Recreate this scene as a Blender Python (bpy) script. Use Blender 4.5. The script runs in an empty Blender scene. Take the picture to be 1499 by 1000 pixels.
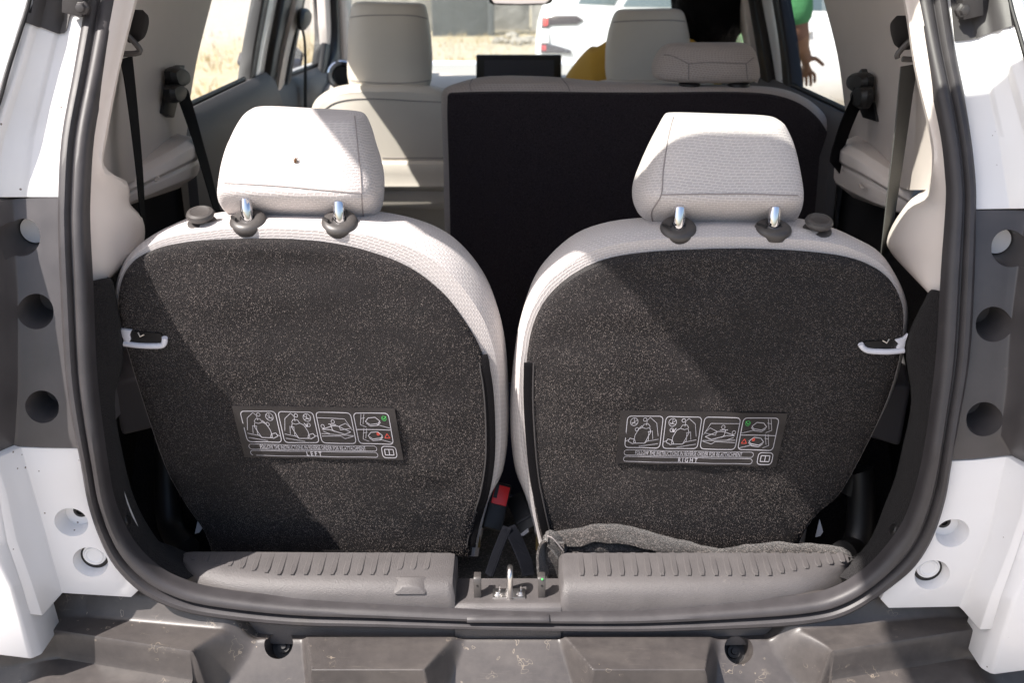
import bpy, bmesh, math, random
from mathutils import Vector, Matrix, noise
from mathutils.bvhtree import BVHTree
R = math.radians
random.seed(7)
scene = bpy.context.scene
col = scene.collection

# ------------------------------------------------------------------ camera
CAM = Vector((0.0, -1.10, 1.55)); PITCH = R(21.9); FPX = 1416.0
cd = bpy.data.cameras.new('camera'); cam = bpy.data.objects.new('camera', cd); col.objects.link(cam)
cam.location = CAM; cam.rotation_euler = (R(90) - PITCH, 0, 0)
cd.sensor_width = 36.0; cd.lens = 36.0 * FPX / 1499.0
cd.clip_start = 0.02; cd.clip_end = 500
cd.dof.use_dof = True; cd.dof.focus_distance = 1.36; cd.dof.aperture_fstop = 6.3
scene.camera = cam
# ------------------------------------------------------------------ light
SUN = Vector((-0.525, -0.30, 0.795)).normalized()
w = bpy.data.worlds.new('World'); scene.world = w; w.use_nodes = True
wn = w.node_tree.nodes; wl = w.node_tree.links
sky = wn.new('ShaderNodeTexSky'); sky.sky_type = 'NISHITA'; sky.sun_disc = False
sky.sun_elevation = math.asin(SUN.z); sky.sun_rotation = math.atan2(SUN.x, SUN.y)
sky.dust_density = 2.5; sky.air_density = 1.0
bg = next((n for n in wn if n.type == 'BACKGROUND'), None) or wn.new('ShaderNodeBackground')
wl.new(sky.outputs[0], bg.inputs[0]); bg.inputs[1].default_value = 0.105
sd = bpy.data.lights.new('sun', 'SUN'); sd.energy = 5.0; sd.angle = R(0.5); sd.color = (1.0, 0.935, 0.875)
so = bpy.data.objects.new('sun', sd); col.objects.link(so)
so.rotation_euler = SUN.to_track_quat('Z', 'Y').to_euler()
scene.view_settings.view_transform = 'Standard'; scene.view_settings.look = 'None'
scene.view_settings.exposure = 1.04; scene.view_settings.gamma = 1.0

# ------------------------------------------------------------------ projection helpers (a photo pixel -> a point of the place at a known depth)
cp, sp = math.cos(PITCH), math.sin(PITCH)
def ray(px, py):
    a = (px - 749.5) / FPX; b = (500 - py) / FPX
    return Vector((a, cp + b * sp, -sp + b * cp))
def P(px, py, Y):
    d = ray(px, py); return CAM + d * ((Y - CAM.y) / d.y)
def PX(px, py, X):
    d = ray(px, py); return CAM + d * (X / d.x)
def PZ(px, py, Z):
    d = ray(px, py); return CAM + d * ((Z - CAM.z) / d.z)

# ------------------------------------------------------------------ materials
MATS = {}
def new_mat(name):
    m = bpy.data.materials.new(name); m.use_nodes = True
    nt = m.node_tree; b = next(n for n in nt.nodes if n.type == 'BSDF_PRINCIPLED')
    MATS[name] = m
    return m, nt, b
def N(nt, t, **k):
    n = nt.nodes.new(t)
    for a, v in k.items(): setattr(n, a, v)
    return n
def ramp(nt, fac, stops):
    r = N(nt, 'ShaderNodeValToRGB'); e = r.color_ramp.elements
    while len(e) < len(stops): e.new(0.5)
    for i, (p, c) in enumerate(stops):
        e[i].position = p; e[i].color = (*c, 1) if len(c) == 3 else c
    nt.links.new(fac, r.inputs[0]); return r
def plain(name, color, rough=0.5, metal=0.0, bump=None, vary=None, coat=0.0, spec=0.5, dirt=None):
    """bump=(scale,strength,dist); vary=(scale,amount); dirt=(scale,threshold,colour,softness)"""
    m, nt, b = new_mat(name)
    b.inputs['Roughness'].default_value = rough; b.inputs['Metallic'].default_value = metal
    b.inputs['Specular IOR Level'].default_value = spec
    b.inputs['Coat Weight'].default_value = coat; b.inputs['Coat Roughness'].default_value = 0.06
    tc = N(nt, 'ShaderNodeTexCoord'); out = None
    rgb = N(nt, 'ShaderNodeRGB'); rgb.outputs[0].default_value = (*color, 1); out = rgb.outputs[0]
    if vary:
        nz = N(nt, 'ShaderNodeTexNoise'); nz.inputs['Scale'].default_value = vary[0]; nz.inputs['Detail'].default_value = 6
        nt.links.new(tc.outputs['Object'], nz.inputs['Vector'])
        rp = ramp(nt, nz.outputs[0], [(0.3, tuple(c * (1 - vary[1]) for c in color)), (0.7, tuple(min(1, c * (1 + vary[1])) for c in color))])
        out = rp.outputs[0]
        mr = N(nt, 'ShaderNodeMapRange'); mr.inputs[3].default_value = rough - 0.08; mr.inputs[4].default_value = min(1, rough + 0.08)
        nt.links.new(nz.outputs[0], mr.inputs[0]); nt.links.new(mr.outputs[0], b.inputs['Roughness'])
    if dirt:
        nz = N(nt, 'ShaderNodeTexNoise'); nz.inputs['Scale'].default_value = dirt[0]; nz.inputs['Detail'].default_value = 8; nz.inputs['Roughness'].default_value = 0.65
        mp = N(nt, 'ShaderNodeMapping'); mp.inputs['Scale'].default_value = dirt[4] if len(dirt) > 4 else (1, 1, 1)
        nt.links.new(tc.outputs['Object'], mp.inputs[0]); nt.links.new(mp.outputs[0], nz.inputs['Vector'])
        rp = ramp(nt, nz.outputs[0], [(dirt[1], (0, 0, 0)), (min(1, dirt[1] + dirt[3]), (1, 1, 1))])
        mx = N(nt, 'ShaderNodeMix', data_type='RGBA'); nt.links.new(rp.outputs[0], mx.inputs[0])
        nt.links.new(out, mx.inputs[6]); mx.inputs[7].default_value = (*dirt[2], 1); out = mx.outputs[2]
    nt.links.new(out, b.inputs['Base Color'])
    if bump:
        nz = N(nt, 'ShaderNodeTexNoise'); nz.inputs['Scale'].default_value = bump[0]; nz.inputs['Detail'].default_value = 4
        nt.links.new(tc.outputs['Object'], nz.inputs['Vector'])
        bp = N(nt, 'ShaderNodeBump'); bp.inputs['Strength'].default_value = bump[1]; bp.inputs['Distance'].default_value = bump[2]
        nt.links.new(nz.outputs[0], bp.inputs['Height']); nt.links.new(bp.outputs[0], b.inputs['Normal'])
    return m
def carpet_mat(name, dark, light, speck, scale=520, amount=0.80, sheen=0.3, bump=.0025):
    m, nt, b = new_mat(name); tc = N(nt, 'ShaderNodeTexCoord')
    nz = N(nt, 'ShaderNodeTexNoise'); nz.inputs['Scale'].default_value = scale; nz.inputs['Detail'].default_value = 3
    nt.links.new(tc.outputs['Object'], nz.inputs['Vector'])
    rp = ramp(nt, nz.outputs[0], [(0.35, dark), (0.68, light)])
    vo = N(nt, 'ShaderNodeTexVoronoi'); vo.inputs['Scale'].default_value = scale * 1.1
    nt.links.new(tc.outputs['Object'], vo.inputs['Vector'])
    sx = N(nt, 'ShaderNodeSeparateColor'); nt.links.new(vo.outputs['Color'], sx.inputs[0])
    n2 = N(nt, 'ShaderNodeTexNoise'); n2.inputs['Scale'].default_value = 9; n2.inputs['Detail'].default_value = 4
    nt.links.new(tc.outputs['Object'], n2.inputs['Vector'])
    ad = N(nt, 'ShaderNodeMath', operation='MULTIPLY_ADD'); nt.links.new(n2.outputs[0], ad.inputs[0]); ad.inputs[1].default_value = 0.30; nt.links.new(sx.outputs[0], ad.inputs[2])
    r2 = ramp(nt, ad.outputs[0], [(amount + .15, (0, 0, 0)), (min(1, amount + .3), (1, 1, 1))])
    mx = N(nt, 'ShaderNodeMix', data_type='RGBA'); nt.links.new(r2.outputs[0], mx.inputs[0])
    nt.links.new(rp.outputs[0], mx.inputs[6]); mx.inputs[7].default_value = (*speck, 1)  # sparkle of the fibres painted as pale specks
    nt.links.new(mx.outputs[2], b.inputs['Base Color'])
    b.inputs['Roughness'].default_value = 0.95; b.inputs['Specular IOR Level'].default_value = 0.15
    b.inputs['Sheen Weight'].default_value = sheen; b.inputs['Sheen Roughness'].default_value = 0.5
    bp = N(nt, 'ShaderNodeBump'); bp.inputs['Strength'].default_value = 1.0; bp.inputs['Distance'].default_value = bump
    nt.links.new(nz.outputs[0], bp.inputs['Height']); nt.links.new(bp.outputs[0], b.inputs['Normal'])
    return m
def cloth_mat(name, yarn, gap, bw=0.0095, rh=0.0047, bump=0.5):
    m, nt, b = new_mat(name); tc = N(nt, 'ShaderNodeTexCoord')
    wz = N(nt, 'ShaderNodeTexNoise'); wz.inputs['Scale'].default_value = 55; wz.inputs['Detail'].default_value = 4
    nt.links.new(tc.outputs['Object'], wz.inputs['Vector'])
    wm = N(nt, 'ShaderNodeVectorMath', operation='MULTIPLY_ADD'); nt.links.new(wz.outputs['Color'], wm.inputs[0]); wm.inputs[1].default_value = (0.006, 0.0032, 0); nt.links.new(tc.outputs['UV'], wm.inputs[2])
    bk = N(nt, 'ShaderNodeTexBrick'); bk.inputs['Scale'].default_value = 1; bk.inputs['Brick Width'].default_value = bw; bk.inputs['Row Height'].default_value = rh
    bk.inputs['Mortar Size'].default_value = rh * 0.22; bk.inputs['Mortar Smooth'].default_value = 0.6
    bk.inputs['Color1'].default_value = (*yarn, 1); bk.inputs['Color2'].default_value = (*[c * .93 for c in yarn], 1); bk.inputs['Mortar'].default_value = (*gap, 1)
    nt.links.new(wm.outputs[0], bk.inputs['Vector'])
    nt.links.new(bk.outputs[0], b.inputs['Base Color'])
    b.inputs['Roughness'].default_value = 0.9; b.inputs['Sheen Weight'].default_value = 0.15; b.inputs['Specular IOR Level'].default_value = 0.2
    bp = N(nt, 'ShaderNodeBump'); bp.inputs['Strength'].default_value = bump; bp.inputs['Distance'].default_value = 0.0014
    nt.links.new(bk.outputs['Fac'], bp.inputs['Height']); nt.links.new(bp.outputs[0], b.inputs['Normal'])
    return m
def glass_mat(name, tint=(0.92, 0.95, 0.94), refl=0.08):
    m, nt, b = new_mat(name); nt.nodes.remove(b)
    out = next(n for n in nt.nodes if n.type == 'OUTPUT_MATERIAL')
    t = N(nt, 'ShaderNodeBsdfTransparent'); t.inputs[0].default_value = (*tint, 1)
    g = N(nt, 'ShaderNodeBsdfGlossy'); g.inputs['Roughness'].default_value = 0.02
    fr = N(nt, 'ShaderNodeFresnel'); fr.inputs[0].default_value = 1.35
    ml = N(nt, 'ShaderNodeMath', operation='MULTIPLY'); nt.links.new(fr.outputs[0], ml.inputs[0]); ml.inputs[1].default_value = 0.22
    mx = N(nt, 'ShaderNodeMixShader'); nt.links.new(ml.outputs[0], mx.inputs[0]); nt.links.new(t.outputs[0], mx.inputs[1]); nt.links.new(g.outputs[0], mx.inputs[2])
    nt.links.new(mx.outputs[0], out.inputs[0]); return m
def paint_mat(name, color=(0.80, 0.80, 0.815), specks=True):
    m, nt, b = new_mat(name); tc = N(nt, 'ShaderNodeTexCoord')
    b.inputs['Roughness'].default_value = 0.35; b.inputs['Coat Weight'].default_value = 0.5; b.inputs['Coat Roughness'].default_value = 0.08
    vo = N(nt, 'ShaderNodeTexVoronoi'); vo.inputs['Scale'].default_value = 75; nt.links.new(tc.outputs['Object'], vo.inputs['Vector'])
    sc = N(nt, 'ShaderNodeSeparateColor'); nt.links.new(vo.outputs['Color'], sc.inputs[0])
    n2 = N(nt, 'ShaderNodeTexNoise'); n2.inputs['Scale'].default_value = 14; nt.links.new(tc.outputs['Object'], n2.inputs['Vector'])
    # small mud specks: close to a cell centre, in a few cells only
    a = N(nt, 'ShaderNodeMath', operation='LESS_THAN'); nt.links.new(vo.outputs['Distance'], a.inputs[0])
    sz = N(nt, 'ShaderNodeMath', operation='MULTIPLY'); nt.links.new(sc.outputs[1], sz.inputs[0]); sz.inputs[1].default_value = 0.13; nt.links.new(sz.outputs[0], a.inputs[1])
    ad = N(nt, 'ShaderNodeMath', operation='ADD'); nt.links.new(sc.outputs[0], ad.inputs[0]); nt.links.new(n2.outputs[0], ad.inputs[1])
    c = N(nt, 'ShaderNodeMath', operation='GREATER_THAN'); nt.links.new(ad.outputs[0], c.inputs[0]); c.inputs[1].default_value = 1.26
    ml = N(nt, 'ShaderNodeMath', operation='MULTIPLY'); nt.links.new(a.outputs[0], ml.inputs[0]); nt.links.new(c.outputs[0], ml.inputs[1])
    n3 = N(nt, 'ShaderNodeTexNoise'); n3.inputs['Scale'].default_value = 5; n3.inputs['Detail'].default_value = 6; nt.links.new(tc.outputs['Object'], n3.inputs['Vector'])
    r3 = ramp(nt, n3.outputs[0], [(0.35, color), (0.75, tuple(x * y for x, y in zip(color, (0.93, 0.91, 0.88))))])
    mx = N(nt, 'ShaderNodeMix', data_type='RGBA'); nt.links.new(r3.outputs[0], mx.inputs[6]); mx.inputs[7].default_value = (0.16, 0.12, 0.10, 1)
    if specks: nt.links.new(ml.outputs[0], mx.inputs[0])
    else: mx.inputs[0].default_value = 0
    nt.links.new(mx.outputs[2], b.inputs['Base Color']); return m
def bumper_mat(name):
    m, nt, b = new_mat(name); tc = N(nt, 'ShaderNodeTexCoord')
    def nz(scale, detail, mapping=None, rough=0.6):
        n = N(nt, 'ShaderNodeTexNoise'); n.inputs['Scale'].default_value = scale; n.inputs['Detail'].default_value = detail; n.inputs['Roughness'].default_value = rough
        if mapping:
            mp = N(nt, 'ShaderNodeMapping'); mp.inputs['Scale'].default_value = mapping; nt.links.new(tc.outputs['Object'], mp.inputs[0]); nt.links.new(mp.outputs[0], n.inputs['Vector'])
        else: nt.links.new(tc.outputs['Object'], n.inputs['Vector'])
        return n
    base = ramp(nt, nz(60, 6).outputs[0], [(0.3, (0.047, 0.042, 0.041)), (0.7, (0.064, 0.057, 0.055))])
    dust = ramp(nt, nz(7, 8, (1, 2.2, 1)).outputs[0], [(0.46, (0, 0, 0)), (0.80, (0.20, 0.20, 0.20))])
    mx = N(nt, 'ShaderNodeMix', data_type='RGBA'); nt.links.new(dust.outputs[0], mx.inputs[0]); nt.links.new(base.outputs[0], mx.inputs[6]); mx.inputs[7].default_value = (0.235, 0.208, 0.185, 1)
    # fine wiping scratches running along the car's width
    scr = ramp(nt, nz(30, 5, (1, 14, 14), 0.7).outputs[0], [(0.62, (0, 0, 0)), (0.76, (0.22, 0.22, 0.22))])
    m2 = N(nt, 'ShaderNodeMix', data_type='RGBA'); nt.links.new(scr.outputs[0], m2.inputs[0]); nt.links.new(mx.outputs[2], m2.inputs[6]); m2.inputs[7].default_value = (0.30, 0.26, 0.22, 1)
    # dried water marks: thin wandering outlines
    n4 = nz(48, 2)
    sub = N(nt, 'ShaderNodeMath', operation='SUBTRACT'); nt.links.new(n4.outputs[0], sub.inputs[0]); sub.inputs[1].default_value = 0.62
    ab = N(nt, 'ShaderNodeMath', operation='ABSOLUTE'); nt.links.new(sub.outputs[0], ab.inputs[0])
    lt = N(nt, 'ShaderNodeMath', operation='LESS_THAN'); nt.links.new(ab.outputs[0], lt.inputs[0]); lt.inputs[1].default_value = 0.008
    pt_ = ramp(nt, nz(9, 3).outputs[0], [(0.52, (0, 0, 0)), (0.66, (0.6, 0.6, 0.6))])
    k = N(nt, 'ShaderNodeMath', operation='MULTIPLY'); nt.links.new(lt.outputs[0], k.inputs[0]); nt.links.new(pt_.outputs[0], k.inputs[1])
    m3 = N(nt, 'ShaderNodeMix', data_type='RGBA'); nt.links.new(k.outputs[0], m3.inputs[0]); nt.links.new(m2.outputs[2], m3.inputs[6]); m3.inputs[7].default_value = (0.42, 0.35, 0.27, 1)
    nt.links.new(m3.outputs[2], b.inputs['Base Color'])
    b.inputs['Roughness'].default_value = 0.40
    bp = N(nt, 'ShaderNodeBump'); bp.inputs['Strength'].default_value = 0.25; bp.inputs['Distance'].default_value = 0.0006
    nt.links.new(nz(900, 3).outputs[0], bp.inputs['Height']); nt.links.new(bp.outputs[0], b.inputs['Normal'])
    return m

M_paint = paint_mat('white_paint'); M_paint2 = paint_mat('white_paint_clean', (0.80, 0.81, 0.83), False)
M_bumper = bumper_mat('dusty_bumper_plastic')
M_panel = plain('grey_lamp_panel_plastic', (0.066, 0.061, 0.063), 0.38, bump=(1100, 0.12, 0.0005), vary=(25, .12), dirt=(40, .66, (.16, .14, .12), .2))
M_rubber = plain('weatherstrip_rubber', (0.042, 0.0385, 0.041), 0.52, bump=(500, 0.15, 0.0006), vary=(30, .15), dirt=(26, .62, (.085, .078, .072), .25, (1, 1, 1)))
M_scuff = plain('grained_sill_plastic', (0.090, 0.083, 0.083), 0.5, bump=(650, 0.7, 0.0012), vary=(30, .08), dirt=(45, .68, (.19, .17, .155), .15))
M_trim = plain('beige_trim_plastic', (0.70, 0.64, 0.60), 0.5, bump=(900, 0.12, 0.0005), vary=(12, .03))
M_trim2 = plain('greige_quarter_trim', (0.53, 0.475, 0.44), 0.55, bump=(900, 0.12, 0.0005), vary=(12, .03))
M_shelf = plain('greige_ledge_plastic', (0.68, 0.615, 0.57), 0.5, bump=(900, 0.12, 0.0005), vary=(12, .03))
M_head = plain('headliner_fabric', (0.45, 0.41, 0.385), 0.9)
M_cloth = cloth_mat('woven_grey_cloth', (0.48, 0.445, 0.435), (0.59, 0.555, 0.54), .0086, .0043)
M_cloth2 = cloth_mat('woven_greige_cloth', (0.41, 0.355, 0.325), (0.51, 0.45, 0.415), 0.007, 0.0045)
M_leather = plain('pale_leatherette', (0.64, 0.59, 0.52), 0.6, bump=(350, .12, .0008), vary=(8, .04))
M_fibre = plain('grey_fibre', (0.25, 0.212, 0.195), 0.65)
M_seam = plain('seam_thread', (0.26, 0.235, 0.23), 0.85)
M_carpet = carpet_mat('black_seat_carpet', (0.0075, 0.0058, 0.0064), (0.037, 0.0292, 0.0305), (0.13, 0.108, 0.10), scale=820, amount=.95, bump=.014, sheen=.08)
M_carpet2 = carpet_mat('black_side_carpet', (0.006, 0.0055, 0.006), (0.022, 0.0195, 0.021), (0.05, 0.045, 0.045), amount=.88, sheen=.05)
M_carpet3 = carpet_mat('black_bench_carpet', (0.016, 0.0125, 0.0145), (0.050, 0.039, 0.045), (0.03, 0.026, 0.028), scale=700, amount=.93, sheen=.1)
M_floor = carpet_mat('grey_floor_carpet', (0.07, 0.068, 0.065), (0.17, 0.165, 0.155), (0.26, 0.25, 0.23), scale=380)
M_mat = carpet_mat('charcoal_felt', (0.011, 0.0095, 0.009), (0.040, 0.035, 0.033), (0.11, 0.095, 0.088), scale=700, amount=.74)
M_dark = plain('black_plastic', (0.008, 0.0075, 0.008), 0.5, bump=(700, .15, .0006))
M_darkgrey = plain('dark_grey_plastic', (0.045, 0.042, 0.043), 0.5, bump=(800, .2, .0006), vary=(20, .1))
M_guide = plain('charcoal_guide_plastic', (0.055, 0.05, 0.048), 0.42, bump=(900, .12, .0004), dirt=(60, .66, (.13, .12, .11), .2))
M_greyblock = plain('slate_grey_plastic', (0.105, 0.098, 0.105), 0.6)
M_door = plain('charcoal_door_trim', (0.085, 0.08, 0.082), 0.55, bump=(500, .2, .0008))
M_chrome = plain('chrome', (0.75, 0.75, 0.78), 0.08, 1.0)
M_zinc = plain('zinc_plated_steel', (0.72, 0.70, 0.68), 0.3, 1.0, bump=(500, .3, .0006))
M_handle = plain('pale_lilac_plastic', (0.70, 0.71, 0.78), 0.4)
M_label = plain('black_label_fabric', (0.017, 0.015, 0.016), 0.42, bump=(60, .25, .002))
M_ink = plain('white_ink', (0.43, 0.42, 0.46), 0.6)
M_green_ink = plain('green_ink', (0.05, 0.36, 0.08), 0.6); M_red_ink = plain('red_ink', (0.5, 0.06, 0.04), 0.6)
M_web = plain('black_webbing', (0.006, 0.0055, 0.0065), 0.8, bump=(900, .6, .001), spec=.12)
M_webgrey = plain('worn_belt_webbing', (0.055, 0.055, 0.052), 0.6, bump=(900, .6, .001))
M_red = plain('red_button_plastic', (0.85, 0.03, 0.03), 0.4)
M_navy = plain('navy_fabric', (0.02, 0.022, 0.05), 0.8)
M_grip = plain('coarse_black_webbing', (0.004, 0.0045, 0.007), 0.8, spec=.1)
M_brass = plain('brass_passivated_steel', (0.42, 0.33, 0.16), 0.4, .8)
M_tag = plain('white_tag', (0.5, 0.5, 0.53), 0.7)
M_glass = glass_mat('clear_glass'); M_glass2 = glass_mat('tailgate_glass', (0.80, 0.84, 0.80))
M_screen = plain('dark_screen_glass', (0.06, 0.063, 0.08), 0.15, spec=.6)  # lightened to stand in for a grey reflection on the glass
M_dash = plain('pale_dash_top', (0.52, 0.49, 0.45), 0.55)
M_tyre = plain('tyre_rubber', (0.018, 0.018, 0.018), 0.8); M_alloy = plain('alloy', (0.5, 0.5, 0.52), 0.3, 0.9)
M_skin = plain('brown_skin', (0.20, 0.10, 0.065), 0.6); M_hair = plain('black_hair', (0.006, 0.005, 0.005), 0.75, bump=(180, 1.0, .006), spec=.1)
M_yellow = plain('mustard_shirt', (0.66, 0.38, 0.06), 0.85, bump=(30, .4, .006)); M_shirtgreen = plain('green_tshirt', (0.07, 0.26, 0.10), 0.85, bump=(25, .5, .01))
M_trousers = plain('dark_trousers', (0.035, 0.04, 0.06), 0.85); M_eye = plain('eye', (.02, .015, .012), .2); M_lip = plain('lip', (.25, .09, .07), .5)
M_taillamp = plain('red_lamp', (0.5, 0.015, 0.015), 0.15, coat=.6); M_lampdark = plain('smoked_lamp', (0.035, 0.02, 0.024), 0.12, coat=.6); M_lampclear = plain('clear_lamp', (.85, .82, .82), .15, coat=.5)
M_windark = plain('tinted_window', (0.10, 0.14, 0.16), 0.06, spec=.8)
M_concrete = plain('weathered_concrete', (0.40, 0.38, 0.36), 0.9, bump=(6, .5, .05), vary=(1.5, .3), dirt=(2.5, .58, (.13, .13, .13), .15))
M_conc2 = plain('blue_grey_slab', (0.075, 0.083, 0.095), 0.9, bump=(6, .5, .04), vary=(1.2, .35))
M_rock = plain('rubble_stone', (0.33, 0.30, 0.26), 0.9, bump=(15, .8, .02), vary=(6, .4))
M_leaf = plain('olive_leaf', (0.09, 0.12, 0.03), 0.7, vary=(3, .4))

# ------------------------------------------------------------------ object helpers
def tag(o, label=None, cat=None, group=None, kind=None):
    for k, v in (('label', label), ('category', cat), ('group', group), ('kind', kind)):
        if v: o[k] = v
    return o
def thing(name, loc, label, cat, group=None):
    o = bpy.data.objects.new(name, None); col.objects.link(o); o.location = loc
    o.empty_display_size = 0.1
    return tag(o, label, cat, group)
def origin(parent):
    v = Vector((0, 0, 0))
    while parent: v = v + parent.location; parent = parent.parent
    return v
def obj(name, verts, faces, mat, parent=None, smooth=True, kind=None, label=None, bevel=0, seg=2, angle=30, flip=None):
    """verts are given in world space; the mesh is stored relative to its parent."""
    o3 = origin(parent)
    me = bpy.data.meshes.new(name)
    me.from_pydata([Vector(v) - o3 for v in verts], [], faces); me.validate()
    bm = bmesh.new(); bm.from_mesh(me)
    bmesh.ops.recalc_face_normals(bm, faces=bm.faces)
    if bevel:
        es = [e for e in bm.edges if len(e.link_faces) == 2 and e.calc_face_angle(0) > R(angle)]
        if es: bmesh.ops.bevel(bm, geom=es, offset=bevel, segments=seg, profile=0.5, affect='EDGES', clamp_overlap=True)
    bm.to_mesh(me); bm.free()
    me.materials.append(mat)
    if smooth:
        for p in me.polygons: p.use_smooth = True
        try: me.set_sharp_from_angle(angle=R(38))
        except Exception: pass
    o = bpy.data.objects.new(name, me); col.objects.link(o); o.parent = parent
    if kind: o['kind'] = kind
    if label: o['label'] = label
    return o
def weave_uv(o, rings, around=True):
    """metres along the cloth: u round each ring, v from ring to ring"""
    n = len(rings[0]); m = len(rings); uv = o.data.uv_layers.new(name='weave'); U = []; Vv = []
    V_ = [0.0] * n
    for i, r in enumerate(rings):
        u = 0.0; row = []
        for j in range(n + 1):
            row.append(u); 
            if j < n: u += (r[(j + 1) % n] - r[j]).length
        mid = u / 2; U.append([q - mid for q in row])
        if i: V_ = [q + (r[j] - rings[i - 1][j]).length for j, q in enumerate(V_)]
        Vv.append(list(V_))
    for p in o.data.polygons:
        ij = [divmod(vi, n) for vi in p.vertices]; js = [j for i, j in ij if i < m]
        wrap = js and max(js) == n - 1 and min(js) == 0
        for li, (i, j) in zip(p.loop_indices, ij):
            if i >= m: uv.data[li].uv = (0, 0); continue
            uv.data[li].uv = (U[i][n if (wrap and j == 0) else j], Vv[i][j])
class MB:
    """collects several shapes into one part"""
    def __init__(s): s.v = []; s.f = []
    def add(s, vf):
        v, f = vf; k = len(s.v); s.v += [Vector(x) for x in v]; s.f += [tuple(i + k for i in q) for q in f]; return s
    def obj(s, name, mat, parent=None, **k): return obj(name, s.v, s.f, mat, parent, **k)
def loft(rings, closed=True, cap0=True, cap1=True):
    n = len(rings[0]); v = [Vector(p) for r in rings for p in r]; f = []
    for i in range(len(rings) - 1):
        for j in range(n if closed else n - 1):
            a, b = i * n + j, i * n + (j + 1) % n
            f.append((a, b, b + n, a + n))
    if closed and cap0: f.append(tuple(range(n - 1, -1, -1)))
    if closed and cap1: k = (len(rings) - 1) * n; f.append(tuple(range(k, k + n)))
    return v, f
def fan_cap(v, f, start, n, pull=Vector((0, 0, 0))):
    c = sum((v[start + i] for i in range(n)), Vector()) / n + pull; v.append(c); k = len(v) - 1
    for i in range(n): f.append((start + i, start + (i + 1) % n, k))
def frame(t, up=Vector((0, 0, 1))):
    t = t.normalized()
    if abs(t.dot(up)) > 0.97: up = Vector((0, 1, 0)) if abs(t.y) < 0.9 else Vector((0, 0, 1))
    b = t.cross(up).normalized(); return b, b.cross(t).normalized()
def tube(path, r, n=10, caps=True):
    path = [Vector(p) for p in path]; rings = []
    rr = r if isinstance(r, (list, tuple)) else [r] * len(path)
    ref = None
    for i, p in enumerate(path):
        t = (path[min(i + 1, len(path) - 1)] - path[max(i - 1, 0)])
        if t.length < 1e-9: t = Vector((0, 0, 1))
        t.normalize()
        if ref is None: b, ref = frame(t)
        ref = (ref - t * ref.dot(t)).normalized(); b = t.cross(ref).normalized()
        rings.append([p + (b * math.cos(2 * math.pi * j / n) + ref * math.sin(2 * math.pi * j / n)) * rr[i] for j in range(n)])
    return loft(rings, True, caps, caps)
def ribbon(path, side, w, t):
    """a flat band of width w and thickness t; side = vectors across the band"""
    path = [Vector(p) for p in path]; rings = []
    for i, p in enumerate(path):
        d = (path[min(i + 1, len(path) - 1)] - path[max(i - 1, 0)]).normalized()
        s = Vector(side[i] if isinstance(side, list) else side); s = (s - d * s.dot(d)).normalized(); nn = d.cross(s).normalized()
        ww = w[i] if isinstance(w, list) else w
        rings.append([p + s * ww / 2 + nn * t / 2, p - s * ww / 2 + nn * t / 2, p - s * ww / 2 - nn * t / 2, p + s * ww / 2 - nn * t / 2])
    return loft(rings)
def lathe(profile, c, axis=Vector((0, 0, 1)), n=28, sx=1.0):
    """profile = (radius, height) pairs along the axis"""
    axis = Vector(axis).normalized(); b, u = frame(axis, Vector((0, 1, 0)))
    rings = [[Vector(c) + axis * h + (b * math.cos(2 * math.pi * j / n) * sx + u * math.sin(2 * math.pi * j / n)) * r for j in range(n)] for r, h in profile]
    return loft(rings)
def box(c, s, rot=None):
    v = [Vector((x * s[0] / 2, y * s[1] / 2, z * s[2] / 2)) for x in (-1, 1) for y in (-1, 1) for z in (-1, 1)]
    if rot is not None: v = [rot @ q for q in v]
    v = [q + Vector(c) for q in v]
    return v, [(0, 1, 3, 2), (4, 6, 7, 5), (0, 4, 5, 1), (2, 3, 7, 6), (0, 2, 6, 4), (1, 5, 7, 3)]
def prism(front, off):
    front = [Vector(p) for p in front]; off = Vector(off); n = len(front)
    return loft([front, [p + off for p in front]])
def cr(pts, k=4, closed=False):
    pts = [Vector(p) for p in pts]; n = len(pts); out = []
    for i in range(n if closed else n - 1):
        if closed: a, b, c, d = pts[(i - 1) % n], pts[i], pts[(i + 1) % n], pts[(i + 2) % n]
        else: a, b, c, d = pts[max(i - 1, 0)], pts[i], pts[i + 1], pts[min(i + 2, n - 1)]
        for j in range(k):
            t = j / k
            out.append(0.5 * ((2 * b) + (c - a) * t + (2 * a - 5 * b + 4 * c - d) * t * t + (3 * b - a - 3 * c + d) * t ** 3))
    if not closed: out.append(pts[-1])
    return out
def c2(pts, k=4, closed=False): return [(p.x, p.y) for p in cr([(a, b, 0) for a, b in pts], k, closed)]
def grid(rows, closed=False):
    n = len(rows[0]); v = [Vector(p) for r in rows for p in r]; f = []
    for i in range(len(rows) - 1):
        for j in range(n - 1): a = i * n + j; f.append((a, a + 1, a + n + 1, a + n))
    return v, f
def slab(rows, off):
    """a closed slab: a grid of front points and the same grid moved by off"""
    v, f = grid(rows); m = len(v); n = len(rows[0]); k = len(rows)
    v2 = v + [p + Vector(off) for p in v]; f2 = list(f) + [tuple(i + m for i in reversed(q)) for q in f]
    loop = list(range(n)) + [i * n + n - 1 for i in range(1, k)] + [(k - 1) * n + j for j in range(n - 2, -1, -1)] + [i * n for i in range(k - 2, 0, -1)]
    for a, b in zip(loop, loop[1:] + loop[:1]): f2.append((b, a, a + m, b + m))
    return v2, f2
def smooth_cols(rows, k):
    """resample every row with a smooth curve"""
    return [cr(r, k) for r in rows]
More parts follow.
